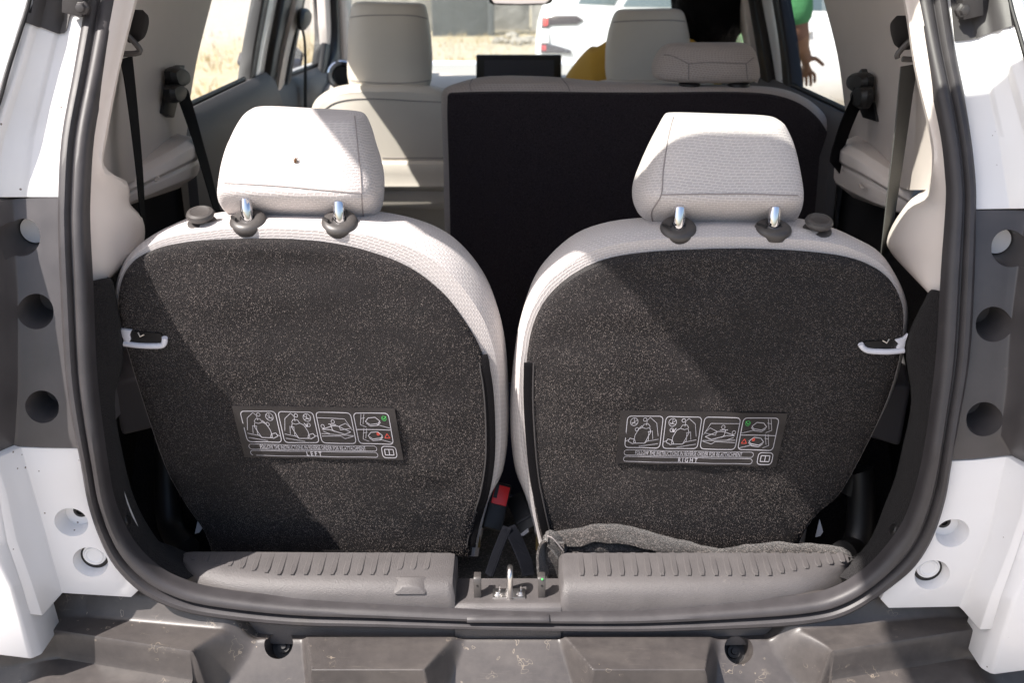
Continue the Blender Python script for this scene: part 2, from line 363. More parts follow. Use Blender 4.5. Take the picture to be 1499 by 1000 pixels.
def cut(o, cutters):
    """subtract cylinders [(centre, axis, r0, r1, depth)] from a solid part"""
    o3 = origin(o.parent); tmp = []
    for c, ax, r0, r1, dep in cutters:
        ax = Vector(ax).normalized()
        v, f = lathe([(r0 * 1.15, .03), (r0 * 1.04, .001), (r0, -.001), (r1, -dep)], Vector(c) - o3, ax, 36)
        me = bpy.data.meshes.new('cutter'); me.from_pydata(v, [], f)
        bm = bmesh.new(); bm.from_mesh(me); bmesh.ops.recalc_face_normals(bm, faces=bm.faces); bm.to_mesh(me); bm.free()
        for p in me.polygons: p.use_smooth = True
        co = bpy.data.objects.new('cutter', me); col.objects.link(co); co.location = o3; tmp.append(co)
        md = o.modifiers.new('b', 'BOOLEAN'); md.object = co; md.operation = 'DIFFERENCE'; md.solver = 'EXACT'
    bpy.context.view_layer.update()
    dg = bpy.context.evaluated_depsgraph_get()
    me2 = bpy.data.meshes.new_from_object(o.evaluated_get(dg)); o.modifiers.clear()
    old = o.data; nm = old.name; o.data = me2; bpy.data.meshes.remove(old); me2.name = nm
    for p in me2.polygons: p.use_smooth = True
    try: me2.set_sharp_from_angle(angle=R(38))
    except Exception: pass
    for c in tmp: m_ = c.data; bpy.data.objects.remove(c); bpy.data.meshes.remove(m_)
    return o
def bvh(o):
    o3 = origin(o.parent)
    return BVHTree.FromPolygons([v.co + o3 for v in o.data.vertices], [tuple(p.vertices) for p in o.data.polygons])
def hit(tree, px, py, lift=0.0):
    d = ray(px, py).normalized(); h = tree.ray_cast(CAM, d)
    if h[0] is None: return None, None
    n = h[1] if h[1].dot(d) < 0 else -h[1]
    return h[0] + n * lift, n
def skinned(name, joints, edges, mat, parent, levels=2):
    o3 = origin(parent); me = bpy.data.meshes.new(name); names = list(joints)
    me.from_pydata([Vector(joints[k][0]) - o3 for k in names], [(names.index(a), names.index(b)) for a, b in edges], [])
    o = bpy.data.objects.new(name, me); col.objects.link(o)
    o.modifiers.new('s', 'SKIN').use_smooth_shade = True
    for i, k in enumerate(names):
        r = joints[k][1]; sv = me.skin_vertices[0].data[i]; sv.radius = r if isinstance(r, tuple) else (r, r); sv.use_root = (i == 0)
    sb = o.modifiers.new('u', 'SUBSURF'); sb.levels = levels; sb.render_levels = levels
    bpy.context.view_layer.update(); dg = bpy.context.evaluated_depsgraph_get()
    m2 = bpy.data.meshes.new_from_object(o.evaluated_get(dg)); o.modifiers.clear(); o.data = m2; bpy.data.meshes.remove(me); m2.name = name
    m2.materials.clear(); m2.materials.append(mat); o.parent = parent
    for p in m2.polygons: p.use_smooth = True
    return o
def V(*a): return Vector(a)

# ------------------------------------------------------------------ setting outside
def ground_mat():
    m, nt, b = new_mat('dry_ground'); tc = N(nt, 'ShaderNodeTexCoord')
    def nz(s, d=6):
        n = N(nt, 'ShaderNodeTexNoise'); n.inputs['Scale'].default_value = s; n.inputs['Detail'].default_value = d; nt.links.new(tc.outputs['Object'], n.inputs['Vector']); return n
    a = ramp(nt, nz(7, 8).outputs[0], [(0.3, (0.34, 0.275, 0.18)), (0.55, (0.47, 0.395, 0.275)), (0.75, (0.60, 0.52, 0.38))])
    g = ramp(nt, nz(4, 8).outputs[0], [(0.3, (0.35, 0.315, 0.275)), (0.7, (0.47, 0.425, 0.375))])
    sep = N(nt, 'ShaderNodeSeparateXYZ'); nt.links.new(tc.outputs['Object'], sep.inputs[0])
    n3 = nz(.6, 4); ad = N(nt, 'ShaderNodeMath', operation='MULTIPLY_ADD'); nt.links.new(n3.outputs[0], ad.inputs[0]); ad.inputs[1].default_value = 3.5; nt.links.new(sep.outputs[0], ad.inputs[2])
    rp = ramp(nt, ad.outputs[0], [(0, (1, 1, 1)), (1, (0, 0, 0))])
    mr = N(nt, 'ShaderNodeMapRange'); ay = N(nt, 'ShaderNodeMath', operation='MULTIPLY_ADD'); nt.links.new(sep.outputs[1], ay.inputs[0]); ay.inputs[1].default_value = -.55; nt.links.new(ad.outputs[0], ay.inputs[2])
    nt.links.new(ay.outputs[0], mr.inputs[0]); mr.inputs[1].default_value = -14.5; mr.inputs[2].default_value = -12.5
    mr.inputs[3].default_value = 1; mr.inputs[4].default_value = 0
    mx = N(nt, 'ShaderNodeMix', data_type='RGBA'); nr = N(nt, 'ShaderNodeMapRange'); nt.links.new(sep.outputs[1], nr.inputs[0]); nr.inputs[1].default_value = 3.2; nr.inputs[2].default_value = 5.0; nr.inputs[3].default_value = 1; nr.inputs[4].default_value = 0
    mm = N(nt, 'ShaderNodeMath', operation='MAXIMUM'); nt.links.new(nr.outputs[0], mm.inputs[0]); nt.links.new(mr.outputs[0], mm.inputs[1])
    nt.links.new(mm.outputs[0], mx.inputs[0]); nt.links.new(a.outputs[0], mx.inputs[6]); nt.links.new(g.outputs[0], mx.inputs[7])
    sp_ = ramp(nt, nz(35, 4).outputs[0], [(0.32, (0.55, 0.5, 0.42)), (0.5, (1, 1, 1))])
    m2 = N(nt, 'ShaderNodeMix', data_type='RGBA', blend_type='MULTIPLY'); m2.inputs[0].default_value = .8; nt.links.new(mx.outputs[2], m2.inputs[6]); nt.links.new(sp_.outputs[0], m2.inputs[7])
    nt.links.new(m2.outputs[2], b.inputs['Base Color']); b.inputs['Roughness'].default_value = 0.95
    bp = N(nt, 'ShaderNodeBump'); bp.inputs['Strength'].default_value = .6; bp.inputs['Distance'].default_value = .03
    nt.links.new(nz(25, 6).outputs[0], bp.inputs['Height']); nt.links.new(bp.outputs[0], b.inputs['Normal'])
    return m
M_ground = ground_mat()
rows = []
xs = [-200, -60, -25] + [-12 + i * .8 for i in range(31)] + [25, 60, 200]; ys = [-200, -40, -12] + [-6 + i * .8 for i in range(32)] + [28, 60, 250]
for y in ys:
    rows.append([V(x, y, (noise.noise(V(x * .5, y * .5, 0)) * .05 if abs(x) < 13 and y > 3.6 and y < 20 else 0)) for x in xs])
tag(obj('ground', *grid(rows), M_ground), kind='structure')

# ------------------------------------------------------------------ the car and its rear opening
car = thing('open_car', V(0, 1.4, 0), 'white car with open boot, black rubber seal and dusty dark bumper in front', 'car')

def Ys(py):       # the opening's plane leans forward above the belt line
    if py >= 650: return 0.0
    k = (300 - py) / 70.0; sp_ = 70.0 * (math.log1p(math.exp(k)) if k < 30 else k)
    return .000194 * (650 - py) + .00039 * sp_
def dYs(py):      # how much further forward than a plane opening
    return Ys(py) - (0 if py >= 650 else 0.03 * (650 - py) / 350 if py >= 300 else 0.03 + (300 - py) * 0.00025)
ST = [((135, -60), (182, -60)), ((126, 0), (171, 0)), ((109, 100), (152, 100)), ((91, 200), (133, 200)), ((86, 290), (127, 290)), ((86, 340), (127, 340)), ((89, 420), (131, 420)),
      ((96, 540), (136, 540)), ((106, 610), (143, 610)), ((119, 675), (152, 675)), ((130, 735), (161, 728)), ((148, 788), (176, 771)), ((170, 828), (197, 806)), ((205, 863), (228, 836)),
      ((245, 885), (262, 854)), ((300, 900), (311, 868)), ((420, 913), (424, 882)), ((553, 916), (555, 888)), ((743, 920), (743, 896)), ((900, 922), (900, 897)), ((1000, 921), (998, 893)),
      ((1134, 916), (1128, 884)), ((1199, 909), (1190, 877)), ((1236, 899), (1222, 868)), ((1268, 882), (1251, 853)), ((1301, 859), (1279, 831)), ((1333, 833), (1305, 802)), ((1354, 805), (1326, 771)),
      ((1370, 772), (1341, 733)), ((1384, 725), (1352, 692)), ((1393, 670), (1360, 650)), ((1404, 610), (1368, 592)), ((1419, 520), (1376, 520)), ((1426, 400), (1383, 400)), ((1428, 300), (1390, 300)),
      ((1427, 260), (1389, 260)), ((1421, 204), (1383, 204)), ((1410, 136), (1369, 136)), ((1396, 68), (1355, 68)), ((1386, 0), (1342, 0)), ((1377, -60), (1330, -60)),
      ((1345, -260), (1300, -250)), ((1300, -380), (1260, -350)), ((1200, -420), (1185, -380)), ((900, -440), (900, -400)), ((600, -440), (600, -400)), ((300, -420), (315, -380)), ((205, -380), (250, -350)), ((170, -250), (215, -245))]
so_ = c2([a for a, b in ST], 4, True); si_ = c2([b for a, b in ST], 4, True)
PROF = [(0.0, .000), (0.0, .006), (.06, .0105), (.18, .013), (.32, .0125), (.42, .009), (.47, .0035), (.53, .0035), (.57, .008), (.66, .0115), (.80, .0115), (.92, .008), (1.0, .002), (1.0, -.004)]
rings = []
for (ox, oy), (ix, iy) in zip(so_, si_):
    A = P(ox, oy, Ys(oy)); B = P(ix, iy, Ys(iy) + .004)
    rings.append([B.lerp(A, u) + V(0, -h, 0) for u, h in PROF] + [A + V(0, .012, 0), B + V(0, .012, 0)])
rings.append(rings[0])
obj('weather_seal', *loft(rings, True, False, False), M_rubber, car)
# joint piece of the seal in the middle
jr = []
for i in range(9):
    px = 684 + i * 15; A = P(px, 907, 0); B = P(px, 895, .004)
    jr.append([B.lerp(A, u) + V(0, -h, 0) for u, h in ((0, .006), (.12, .012), (.35, .0142), (.7, .0138), (.95, .008), (1, .005))])
obj('seal_joint', *loft(jr), M_rubber, car, bevel=.001)

# --- white body flange, left / right
def rowpts(row):   # row = list of (px, py, dY)
    return [P(x, y, Ys(y) + d) for x, y, d in row]
OFF = V(0, .05, 0)
up_rows_L = [[(150, -140, .006), (112, -140, .0), (104, -140, -.012), (80, -140, -.022), (70, -140, -.036), (58, -140, -.046)],
             [(142, 0, .006), (98, 0, .0), (90, 0, -.010), (66, 0, -.022), (58, 0, -.036), (43, 0, -.046)],
             [(124, 100, .006), (74, 100, .0), (66, 100, -.008), (38, 100, -.022), (30, 100, -.036), (12, 100, -.046)],
             [(106, 200, .006), (50, 200, .0), (42, 200, -.006), (6, 200, -.022), (-4, 200, -.036), (-22, 200, -.046)],
             [(102, 289, .006), (40, 289, .0), (32, 289, -.004), (-12, 289, -.024), (-22, 289, -.038), (-52, 289, -.050)]]
up = obj('body_panel', *slab([rowpts(r) for r in up_rows_L], OFF), M_paint, car, bevel=.003, angle=12)
dk_rows_L = [[(102, 290, .004), (60, 290, .001), (26, 291, -.002), (12, 293, -.010), (-34, 296, -.052), (-110, 300, -.08), (-240, 300, -.12)],
             [(103, 380, .004), (60, 380, .001), (30, 380, -.002), (16, 380, -.010), (-26, 380, -.052), (-110, 380, -.085), (-250, 380, -.15)],
             [(108, 480, .004), (66, 480, .001), (32, 480, -.002), (20, 480, -.010), (-22, 482, -.052), (-110, 484, -.09), (-250, 484, -.16)],
             [(118, 570, .004), (72, 570, .001), (32, 570, -.002), (20, 570, -.010), (-22, 574, -.052), (-110, 580, -.09), (-250, 584, -.13)],
             [(130, 630, .004), (76, 630, .001), (29, 630, -.002), (17, 632, -.010), (-26, 642, -.052), (-110, 650, -.09), (-250, 650, -.10)],
             [(134, 656, .004), (78, 656, .001), (27, 654, -.002), (14, 658, -.010), (-30, 674, -.052), (-110, 690, -.09), (-250, 690, -.09)]]
dkL = obj('lamp_recess_panel', *slab([cr(rowpts(r), 4) for r in dk_rows_L], V(0, .10, 0)), M_panel, car)
lo_rows_L = [[(136, 657, .006), (60, 656, .002), (31, 655, 0), (26, 657, -.006), (-6, 672, -.042), (-18, 674, -.050)],
             [(148, 710, .006), (75, 706, .002), (45, 705, 0), (40, 707, -.006), (10, 722, -.042), (-2, 726, -.050)],
             [(170, 770, .006), (95, 762, .002), (61, 760, 0), (56, 763, -.006), (24, 790, -.042), (10, 794, -.050)],
             [(196, 830, .006), (120, 826, .002), (78, 822, 0), (73, 826, -.006), (46, 852, -.042), (31, 856, -.050)],
             [(206, 862, .006), (192, 875, .002), (91, 869, 0), (86, 875, -.006), (62, 902, -.042), (44, 900, -.050)]]
loL = obj('body_panel', *slab([rowpts(r) for r in lo_rows_L], OFF), M_paint, car, bevel=.003, angle=12)
fr_L = [[(-18, 674, -.050), (-60, 680, -.062), (-170, 690, -.07)], [(-2, 726, -.050), (-40, 735, -.064), (-170, 745, -.075)], [(10, 794, -.050), (-14, 800, -.066), (-170, 815, -.078)],
        [(31, 856, -.050), (18, 862, -.068), (-170, 880, -.080)], [(44, 900, -.050), (30, 905, -.068), (-170, 915, -.080)], [(62, 960, -.052), (46, 967, -.066), (-170, 940, -.080)]]
obj('fender_edge', *slab([rowpts(r) for r in fr_L], V(0, .06, 0)), M_paint, car, bevel=.004, angle=14)

up_rows_R = [[(1366, -140, .006), (1410, -140, .0), (1418, -140, -.012), (1442, -140, -.022), (1452, -140, -.036), (1464, -140, -.046)],
             [(1372, 0, .006), (1416, 0, .0), (1424, 0, -.010), (1446, 0, -.022), (1455, 0, -.034), (1478, 0, -.046)],
             [(1388, 100, .006), (1440, 100, .0), (1448, 100, -.008), (1472, 100, -.022), (1482, 100, -.036), (1506, 100, -.046)],
             [(1405, 200, .006), (1462, 200, .0), (1470, 200, -.006), (1500, 200, -.022), (1512, 200, -.036), (1532, 200, -.046)],
             [(1412, 307, .006), (1478, 306, .0), (1486, 306, -.004), (1530, 305, -.024), (1540, 305, -.038), (1572, 305, -.050)]]
obj('body_panel', *slab([rowpts(r) for r in up_rows_R], OFF), M_paint, car, bevel=.003, angle=12)
dk_rows_R = [[(1412, 308, .004), (1460, 308, .001), (1496, 308, -.002), (1510, 309, -.010), (1548, 312, -.052), (1620, 316, -.08), (1740, 316, -.12)],
             [(1411, 390, .004), (1450, 390, .001), (1484, 390, -.002), (1497, 390, -.010), (1538, 390, -.052), (1620, 390, -.085), (1750, 390, -.15)],
             [(1405, 480, .004), (1444, 480, .001), (1474, 480, -.002), (1487, 480, -.010), (1528, 482, -.052), (1620, 484, -.09), (1750, 484, -.16)],
             [(1394, 570, .004), (1434, 570, .001), (1467, 570, -.002), (1480, 570, -.010), (1522, 574, -.052), (1620, 580, -.09), (1750, 584, -.16)],
             [(1384, 640, .004), (1426, 640, .001), (1459, 638, -.002), (1472, 640, -.010), (1515, 650, -.052), (1620, 662, -.09), (1750, 662, -.15)],
             [(1378, 674, .004), (1426, 672, .001), (1476, 667, -.002), (1489, 672, -.010), (1530, 688, -.052), (1620, 702, -.09), (1750, 702, -.14)]]
dkR = obj('lamp_recess_panel', *slab([cr(rowpts(r), 4) for r in dk_rows_R], V(0, .10, 0)), M_panel, car)
lo_rows_R = [[(1378, 676, .006), (1426, 674, .002), (1472, 669, 0), (1478, 671, -.006), (1506, 690, -.042), (1520, 692, -.050)],
             [(1366, 730, .006), (1416, 728, .002), (1460, 724, 0), (1466, 727, -.006), (1496, 748, -.042), (1508, 752, -.050)],
             [(1342, 790, .006), (1392, 788, .002), (1445, 790, 0), (1451, 793, -.006), (1474, 812, -.042), (1487, 816, -.050)],
             [(1304, 846, .006), (1366, 846, .002), (1422, 845, 0), (1428, 849, -.006), (1451, 870, -.042), (1466, 874, -.050)],
             [(1289, 878, .006), (1301, 891, .002), (1404, 889, 0), (1410, 895, -.006), (1434, 923, -.042), (1452, 922, -.050)]]
loR = obj('body_panel', *slab([rowpts(r) for r in lo_rows_R], OFF), M_paint, car, bevel=.003, angle=12)
fr_R = [[(1520, 692, -.050), (1560, 700, -.062), (1670, 706, -.07)], [(1508, 752, -.050), (1545, 760, -.064), (1670, 770, -.075)], [(1487, 816, -.050), (1515, 824, -.066), (1670, 836, -.078)],
        [(1466, 874, -.050), (1482, 882, -.068), (1670, 900, -.080)], [(1452, 922, -.050), (1468, 928, -.068), (1670, 936, -.080)], [(1434, 979, -.052), (1451, 990, -.066), (1670, 962, -.080)]]
obj('fender_edge', *slab([rowpts(r) for r in fr_R], V(0, .06, 0)), M_paint, car, bevel=.004, angle=14)

def hole(o, px, py, rpx, depth=.048, taper=.80):
    t = bvh(o); c, n = hit(t, px, py); r = rpx * (c - CAM).length / FPX
    return (c, V(0, -1, 0), r, r * taper, depth), c, r
def holes(o, lst):
    cs = [hole(o, *h) for h in lst]; cut(o, [c[0] for c in cs]); return cs
for o, lst in ((dkL, [(33, 346, 22), (53, 455, 22), (62, 595, 21)]), (dkR, [(1477, 362, 22), (1454, 474, 22), (1440, 613, 22)])):
    cs = holes(o, lst)
    (c0, c, r) = cs[0]      # white painted body seen at the bottom of the top hole
    obj('body_patch', *lathe([(0, -.030), (r * .8, -.030), (r * .8, -.05)], c, V(0, -1, 0), 28), M_paint, o)
    for (_, c, r) in cs[1:]:
        v, f = lathe([(.0, -.040), (.0025, -.040), (.003, -.042), (.0055, -.042), (.006, -.0465), (.009, -.0465), (.009, -.049)], c + V(.003 * (1 if c.x < 0 else -1), 0, .006), V(0, -1, 0), 16)
        obj('screw', v, f, M_zinc if c.z < .95 else M_dark, o)
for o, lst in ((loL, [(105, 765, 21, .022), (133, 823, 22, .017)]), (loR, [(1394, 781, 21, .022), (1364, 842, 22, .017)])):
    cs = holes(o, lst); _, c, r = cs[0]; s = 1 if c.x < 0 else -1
    obj('screw', *lathe([(0, -.021), (.004, -.021), (.0045, -.018), (.006, -.018), (.0095, -.020), (.010, -.0262)], c + V(.006 * s, -.004, .0075), V(0, -1, 0), 20), M_dark, o)
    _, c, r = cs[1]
    obj('shade_disc', *lathe([(0, -.0135), (r * .92, -.0135), (r * .92, -.02)], c, V(0, -1, 0), 28), M_dark, o)  # black disc standing in for the shade behind the plug
    obj('plug', *lathe([(0, -.0205), (r * .40, -.0205), (r * .45, -.0195), (r * .54, -.0195), (r * .60, -.0215), (r * .68, -.0215), (r * .72, -.0262)], c + V(.001 * s, -.0115, r * .16), V(0, -1, 0), 28), M_paint2, o)

# matt dark covers at the top of the flanges, hinge brackets
ups = [up, [o for o in car.children if o.name.startswith('body_panel')][2]]
for o_, low, top in ((ups[0], [(34, 33), (60, 41), (94, 50), (104, 22), (118, 26), (127, 24)], [(50, -60), (72, -60), (100, -60), (108, -60), (122, -60), (134, -60)]),
                     (ups[1], [(1487, 37), (1450, 49), (1424, 58), (1410, 60), (1397, 61)], [(1470, -60), (1448, -60), (1422, -60), (1404, -60), (1386, -60)])):
    t = bvh(o_); lw = c2(low, 5); tp = c2(top, 5); rg = []
    for a, b in zip(lw, tp):
        rw = []
        for k in range(7):
            x, y = a[0] + (b[0] - a[0]) * k / 6, a[1] + (b[1] - a[1]) * k / 6
            h, n_ = hit(t, x, y, .003); rw.append(h if h else P(x, y, Ys(y) - .004))
        rg.append(rw)
    obj('pillar_cover', *slab(rg, V(0, .002, 0)), M_darkgrey, car)
for s, (x, y) in ((1, (118, 4)), (-1, (1412, 8))):
    mb = MB(); c = P(x, y, Ys(y) - .025)
    mb.add(box(c + V(0, 0, .03), (.026, .02, .09), Matrix.Rotation(s * .22, 3, 'Y'))); mb.add(lathe([(0, .016), (.006, .016), (.007, .010), (.010, .009), (.010, 0)], c + V(s * .004, 0, -.005), V(0, -1, 0), 6))
    mb.obj('hinge_bracket', M_darkgrey, car, bevel=.0015)
for s_, pts in ((-1, [(50, -60), (43, 0), (28, 50), (12, 100), (-2, 150), (-24, 200)]), (1, [(1471, -60), (1478, 0), (1492, 50), (1506, 100), (1518, 150), (1534, 200)])):
    obj('gutter_seal', *tube(cr([P(x, y, Ys(y) - .047) for x, y in pts], 4), .0028, 8), M_dark, car)
# outer quarter skin, wrapping from the flange round the corner and forward along the side
for s, rows_ in ((-1, up_rows_L), (1, up_rows_R)):
    g = []
    for r in rows_:
        x, y, d = r[-1]; p = P(x, y, Ys(y) + d)
        g.append([p + V(0, .002, 0), p + V(s * .012, -.004, 0), p + V(s * .030, .012, 0), p + V(s * .045, .10, 0), p + V(s * .055, .5, .0), p + V(s * .055, .82, 0)])
    obj('quarter_panel', *slab(g, V(-s * .008, .004, 0)), M_paint2, car)
for s, rows_ in ((-1, fr_L), (1, fr_R)):
    g = []
    for r in [rows_[0]] + rows_[1:]:
        x, y, d = r[-1]; p = P(x, y, Ys(y) + d)
        p.x = s * .835
        g.append([p + V(-s * .04, .0, 0), p + V(s * .0, .02, 0), p + V(s * .02, .12, 0), p + V(s * .02, .9, 0)])
    x, y, d = rows_[0][-1]; p = P(x, y, d); p.x = s * .835
    top = [q + V(0, 0, 1.2 - q.z) for q in g[0]]
    obj('quarter_panel', *slab([top] + g, V(-s * .01, .0, 0)), M_paint2, car)

# --- bumper with step ledges, two raised pads and two bolt wells (height field)
def sst(a, b, x):
    t = max(0, min(1, (x - a) / (b - a))) if a != b else float(x > a); return t * t * (3 - 2 * t)
def lin(x, a, b, ya, yb):
    t = max(0, min(1, (x - a) / (b - a))); return ya + (yb - ya) * t
def bump_z(x, y):
    ax = abs(x); d = -y
    valley = .662 - 1.25 * max(0, d - .002) if d < .075 else .571 - .35 * (d - .075)
    valley -= .006 * (1 - sst(-.004, .006, d))            # slot under the seal
    z = valley
    # raised pads
    for (l0, l1, r0, r1) in ((-.292, -.272, -.074, -.112), (.066, .102, .282, .262)):
        lx = lin(d, 0, .07, l0, l1); rx = lin(d, 0, .07, r0, r1)
        mk = sst(lx - .004, lx + .006, x) * (1 - sst(rx - .006, rx + .012, x)) * (1 - sst(.0695, .0745, d)) * sst(-.001, .006, d)
        z = max(z, valley + (.667 - .03 * d - valley) * mk)
    # side ledges with the bumper's plan curve
    fy = lin(ax, .41, .63, .062, .014); cy = lin(ax, .41, .60, .008, -.018)
    lz = .686 + .03 * sst(cy + .003, cy - .018, d) if False else .684
    wall = (1 - sst(cy - .022, cy + .004, d)) * .034
    end = .395 + .03 * sst(0, .06, d)
    mk = sst(end - .02 - .02 * (1 - sst(0, .07, d)), end + .004, ax) * (1 - sst(fy - .002, fy + .004, d))
    low = .641 - .10 * max(0, d - fy) - .25 * max(0, d - .16)
    side = low + (lz + wall - low) * (1 - sst(fy - .002, fy + .004, d))
    blend = sst(end - .045, end, ax)
    zz = valley + (low - .012 - valley) * sst(end - .06, end + .03, ax) * sst(.03, .06, d)
    z = max(z, zz, valley + (side - valley) * mk) if ax > .3 else z
    if ax > end: z = max(z, side if ax > end + .004 else z)
    # scoop wall beside the wells
    return z - .05 * sst(.62, .72, ax) * sst(.0, .05, d) - 1.6 * max(0, d - .19)
rows = [[] for _ in range(97)]; nx = 820; ny = 96
for i in range(nx + 1):
    x = -.78 + 1.56 * i / nx; ax = abs(x)
    df = .072 + (lin(ax, .41, .63, .064, .016) - .072) * sst(.33, .40, ax)
    for j in range(ny + 1):
        if j <= 40: d = -.032 + (df - .012 + .032) * j / 40
        elif j <= 62: d = df - .012 + .024 * (j - 40) / 22
        else: d = df + .012 + (.33 - df) * ((j - 62) / 34) ** 1.5
        rows[j].append(V(x, -d, bump_z(x, -d)))
v, f = grid(rows); n = nx + 1; m = len(v)
v2 = v + [V(p.x, p.y, .42) for p in v[:n]] + [V(p.x, p.y, .42) for p in v[-n:]]
def bvi(i, j): return j * n + i
f += [(i + 1, i, m + i, m + i + 1) for i in range(nx)] + [(ny * n + i, ny * n + i + 1, m + n + i + 1, m + n + i) for i in range(nx)]
f += [tuple([j * n for j in range(ny + 1)] + [m + n, m]), tuple([j * n + nx for j in range(ny, -1, -1)] + [m + nx, m + n + nx])]
f += [(m, m + n) + tuple(m + n + i for i in range(1, nx + 1)) + tuple(m + i for i in range(nx, 0, -1))]
bumper = obj('rear_bumper', v2, f, M_bumper, car)
t = bvh(bumper); wells = []
for px, py in ((407, 944), (1081, 952)):
    c, n_ = hit(t, px, py); wells.append((c + V(.0007, 0, .0004), V(.013 if px < 700 else -.011, -.72, .70), .0198, .0165, .042))
for w_ in wells: cut(bumper, [w_])
for c, ax, r0, r1, dep in wells:
    ax = ax.normalized(); mb = MB()
    mb.add(lathe([(0, -.030), (.004, -.030), (.0045, -.034), (.009, -.034), (.0095, -.040), (.0168, -.040), (.0168, -.0425)], c, ax, 20))
    mb.obj('bolt', M_dark, bumper)

# --- sill scuff plates with ribs, bridge and striker
def sill_block(sgn, stations, mat):
    rg = []
    for x, yb, yf, zt in stations:
        yf = min(yf, yb - .006)
        k = max(0.3, min(1, (yb - yf) / .06))
        pr = [(yb, .64), (yb, zt - .004), (yb - .004, zt), (yb - .02 * k, zt - .0005), (yf + .03 * k, zt - .002), (yf + .018 * k, zt - .004), (yf + .008, zt - .010), (yf + .002, zt - .020), (yf - .001, zt - .034), (yf - .001, .64)]
        rg.append([V(x, y, z) for y, z in pr])
    return loft(rg)
xl = lambda px, py, z: PZ(px, py, z).x
stL = [(-.478, .094, .084, .738), (-.474, .094, .066, .741), (-.462, .094, .048, .742), (-.440, .094, .034, .742), (-.400, .094, .022, .742), (-.34, .093, .014, .742), (-.24, .092, .010, .742), (-.09, .091, .008, .742), (-.083, .091, .008, .740), (-.079, .091, .009, .734)]
stR = [(.068, .091, .009, .734), (.072, .091, .008, .740), (.080, .091, .008, .742), (.24, .091, .008, .742), (.34, .091, .012, .742), (.40, .09, .020, .742), (.44, .09, .034, .742), (.468, .09, .050, .741), (.486, .09, .068, .739), (.492, .09, .082, .736)]
spL = obj('scuff_plate', *sill_block(-1, stL, M_scuff), M_scuff, car); spR = obj('scuff_plate', *sill_block(1, stR, M_scuff), M_scuff, car)
def rib(parent, x0, y0, y1, z, skew):
    w = .0048; pr = []
    for k in range(7):
        tt = k / 6; y = y1 + (y0 - y1) * tt
        ww = w * (0.55 if k == 0 else 1); h = .00032 if k else .0001
        xx = x0 + skew * (y - y1)
        pr.append([V(xx - ww, y, z - .0012), V(xx - ww * .7, y, z + h), V(xx + ww * .7, y, z + h), V(xx + ww, y, z - .0012)])
    return obj('rib', *loft(pr), M_scuff, parent)
for i in range(20):
    x0 = -.458 + i * .0187
    if x0 > -.106: break
    yf = .036 + max(0, (-.33 - x0)) * .28 + (.006 if i % 2 else 0) * 0
    if x0 > -.17: yf = .048
    rib(spL, x0, .088, yf, .7418, -.06 + .10 * (i / 19))
for i in range(21):
    x0 = .098 + i * .0188
    yf = .034 + max(0, x0 - .36) * .28
    rib(spR, x0, .088, yf, .7418, .02 + .08 * (i / 20))
# small moulded boss near the centre of the left plate
obj('boss', *loft([[V(-.165, .034, .7395), V(-.118, .034, .7395), V(-.118, .009, .726), V(-.165, .009, .726)], [V(-.152, .030, .7418), V(-.130, .030, .7418), V(-.130, .014, .7365), V(-.152, .014, .7365)]]), M_scuff, spL, bevel=.003, seg=3)
br = [[V(x, y, z) for y, z in ((.078, .64), (.078, .704), (.076, .706), (.03, .706), (.022, .7085), (.014, .709), (.008, .706), (.004, .698), (.002, .64))] for x in (-.080, -.04, 0, .04, .069)]
obj('sill_bridge', *loft(br), M_scuff, car, bevel=.0015)
for px, tint in ((699, 0), (793, 1)):
    b0 = PZ(px, 876, .706); x = b0.x; y = b0.y
    pl = obj('sill_catch', *loft([[V(x - .0052, yy, zz), V(x + .0052, yy, zz)] + [V(x + .0052, yy + .012, zz), V(x - .0052, yy + .012, zz)] for yy, zz in ((y, .700), (y + .001, .728), (y + .004, .735), (y + .007, .737))]), M_guide, car, bevel=.001)
    obj('catch_hole', *lathe([(0, .001), (.0014, .001), (.0014, -.004)], V(x, y + .0012, .7262), V(0, -1, .1), 10), M_dark, pl)
    if tint: obj('paint_dot', *lathe([(0, .0006), (.0016, .0005), (.0016, -.001)], V(x + .0005, y + .0035, .7352), V(0, -.7, .7), 10), M_green_ink, pl)
b0 = PZ(745, 878, .706)
stk = obj('latch_striker', *tube(cr([b0 + V(.001, 0, -.004), b0 + V(.001, 0, .022), b0 + V(.0012, .002, .036), b0 + V(.0015, .009, .0425), b0 + V(.0015, .019, .040), b0 + V(.0015, .023, .026), b0 + V(.0015, .024, -.004)], 5), .0042, 12), M_zinc, car)
plate = MB(); plate.add(box(b0 + V(0, .010, .0018), (.046, .022, .0036)))
for dx in (-.016, .016): plate.add(lathe([(0, .008), (.0035, .008), (.0045, .006), (.0045, .0045), (.0068, .004), (.0068, .002)], b0 + V(dx, .008, 0), V(0, 0, 1), 6))
plate.add(box(b0 + V(-.013, .012, .008), (.0018, .004, .012))); plate.add(box(b0 + V(.017, .012, .008), (.0018, .004, .012)))
plate.obj('striker_plate', M_zinc, stk, bevel=.0008)
# rear cross member behind / under the sill
obj('floor_panel', *box(V(0, 1.6, .52), (1.3, 3.05, .06)), M_floor, car, smooth=False)

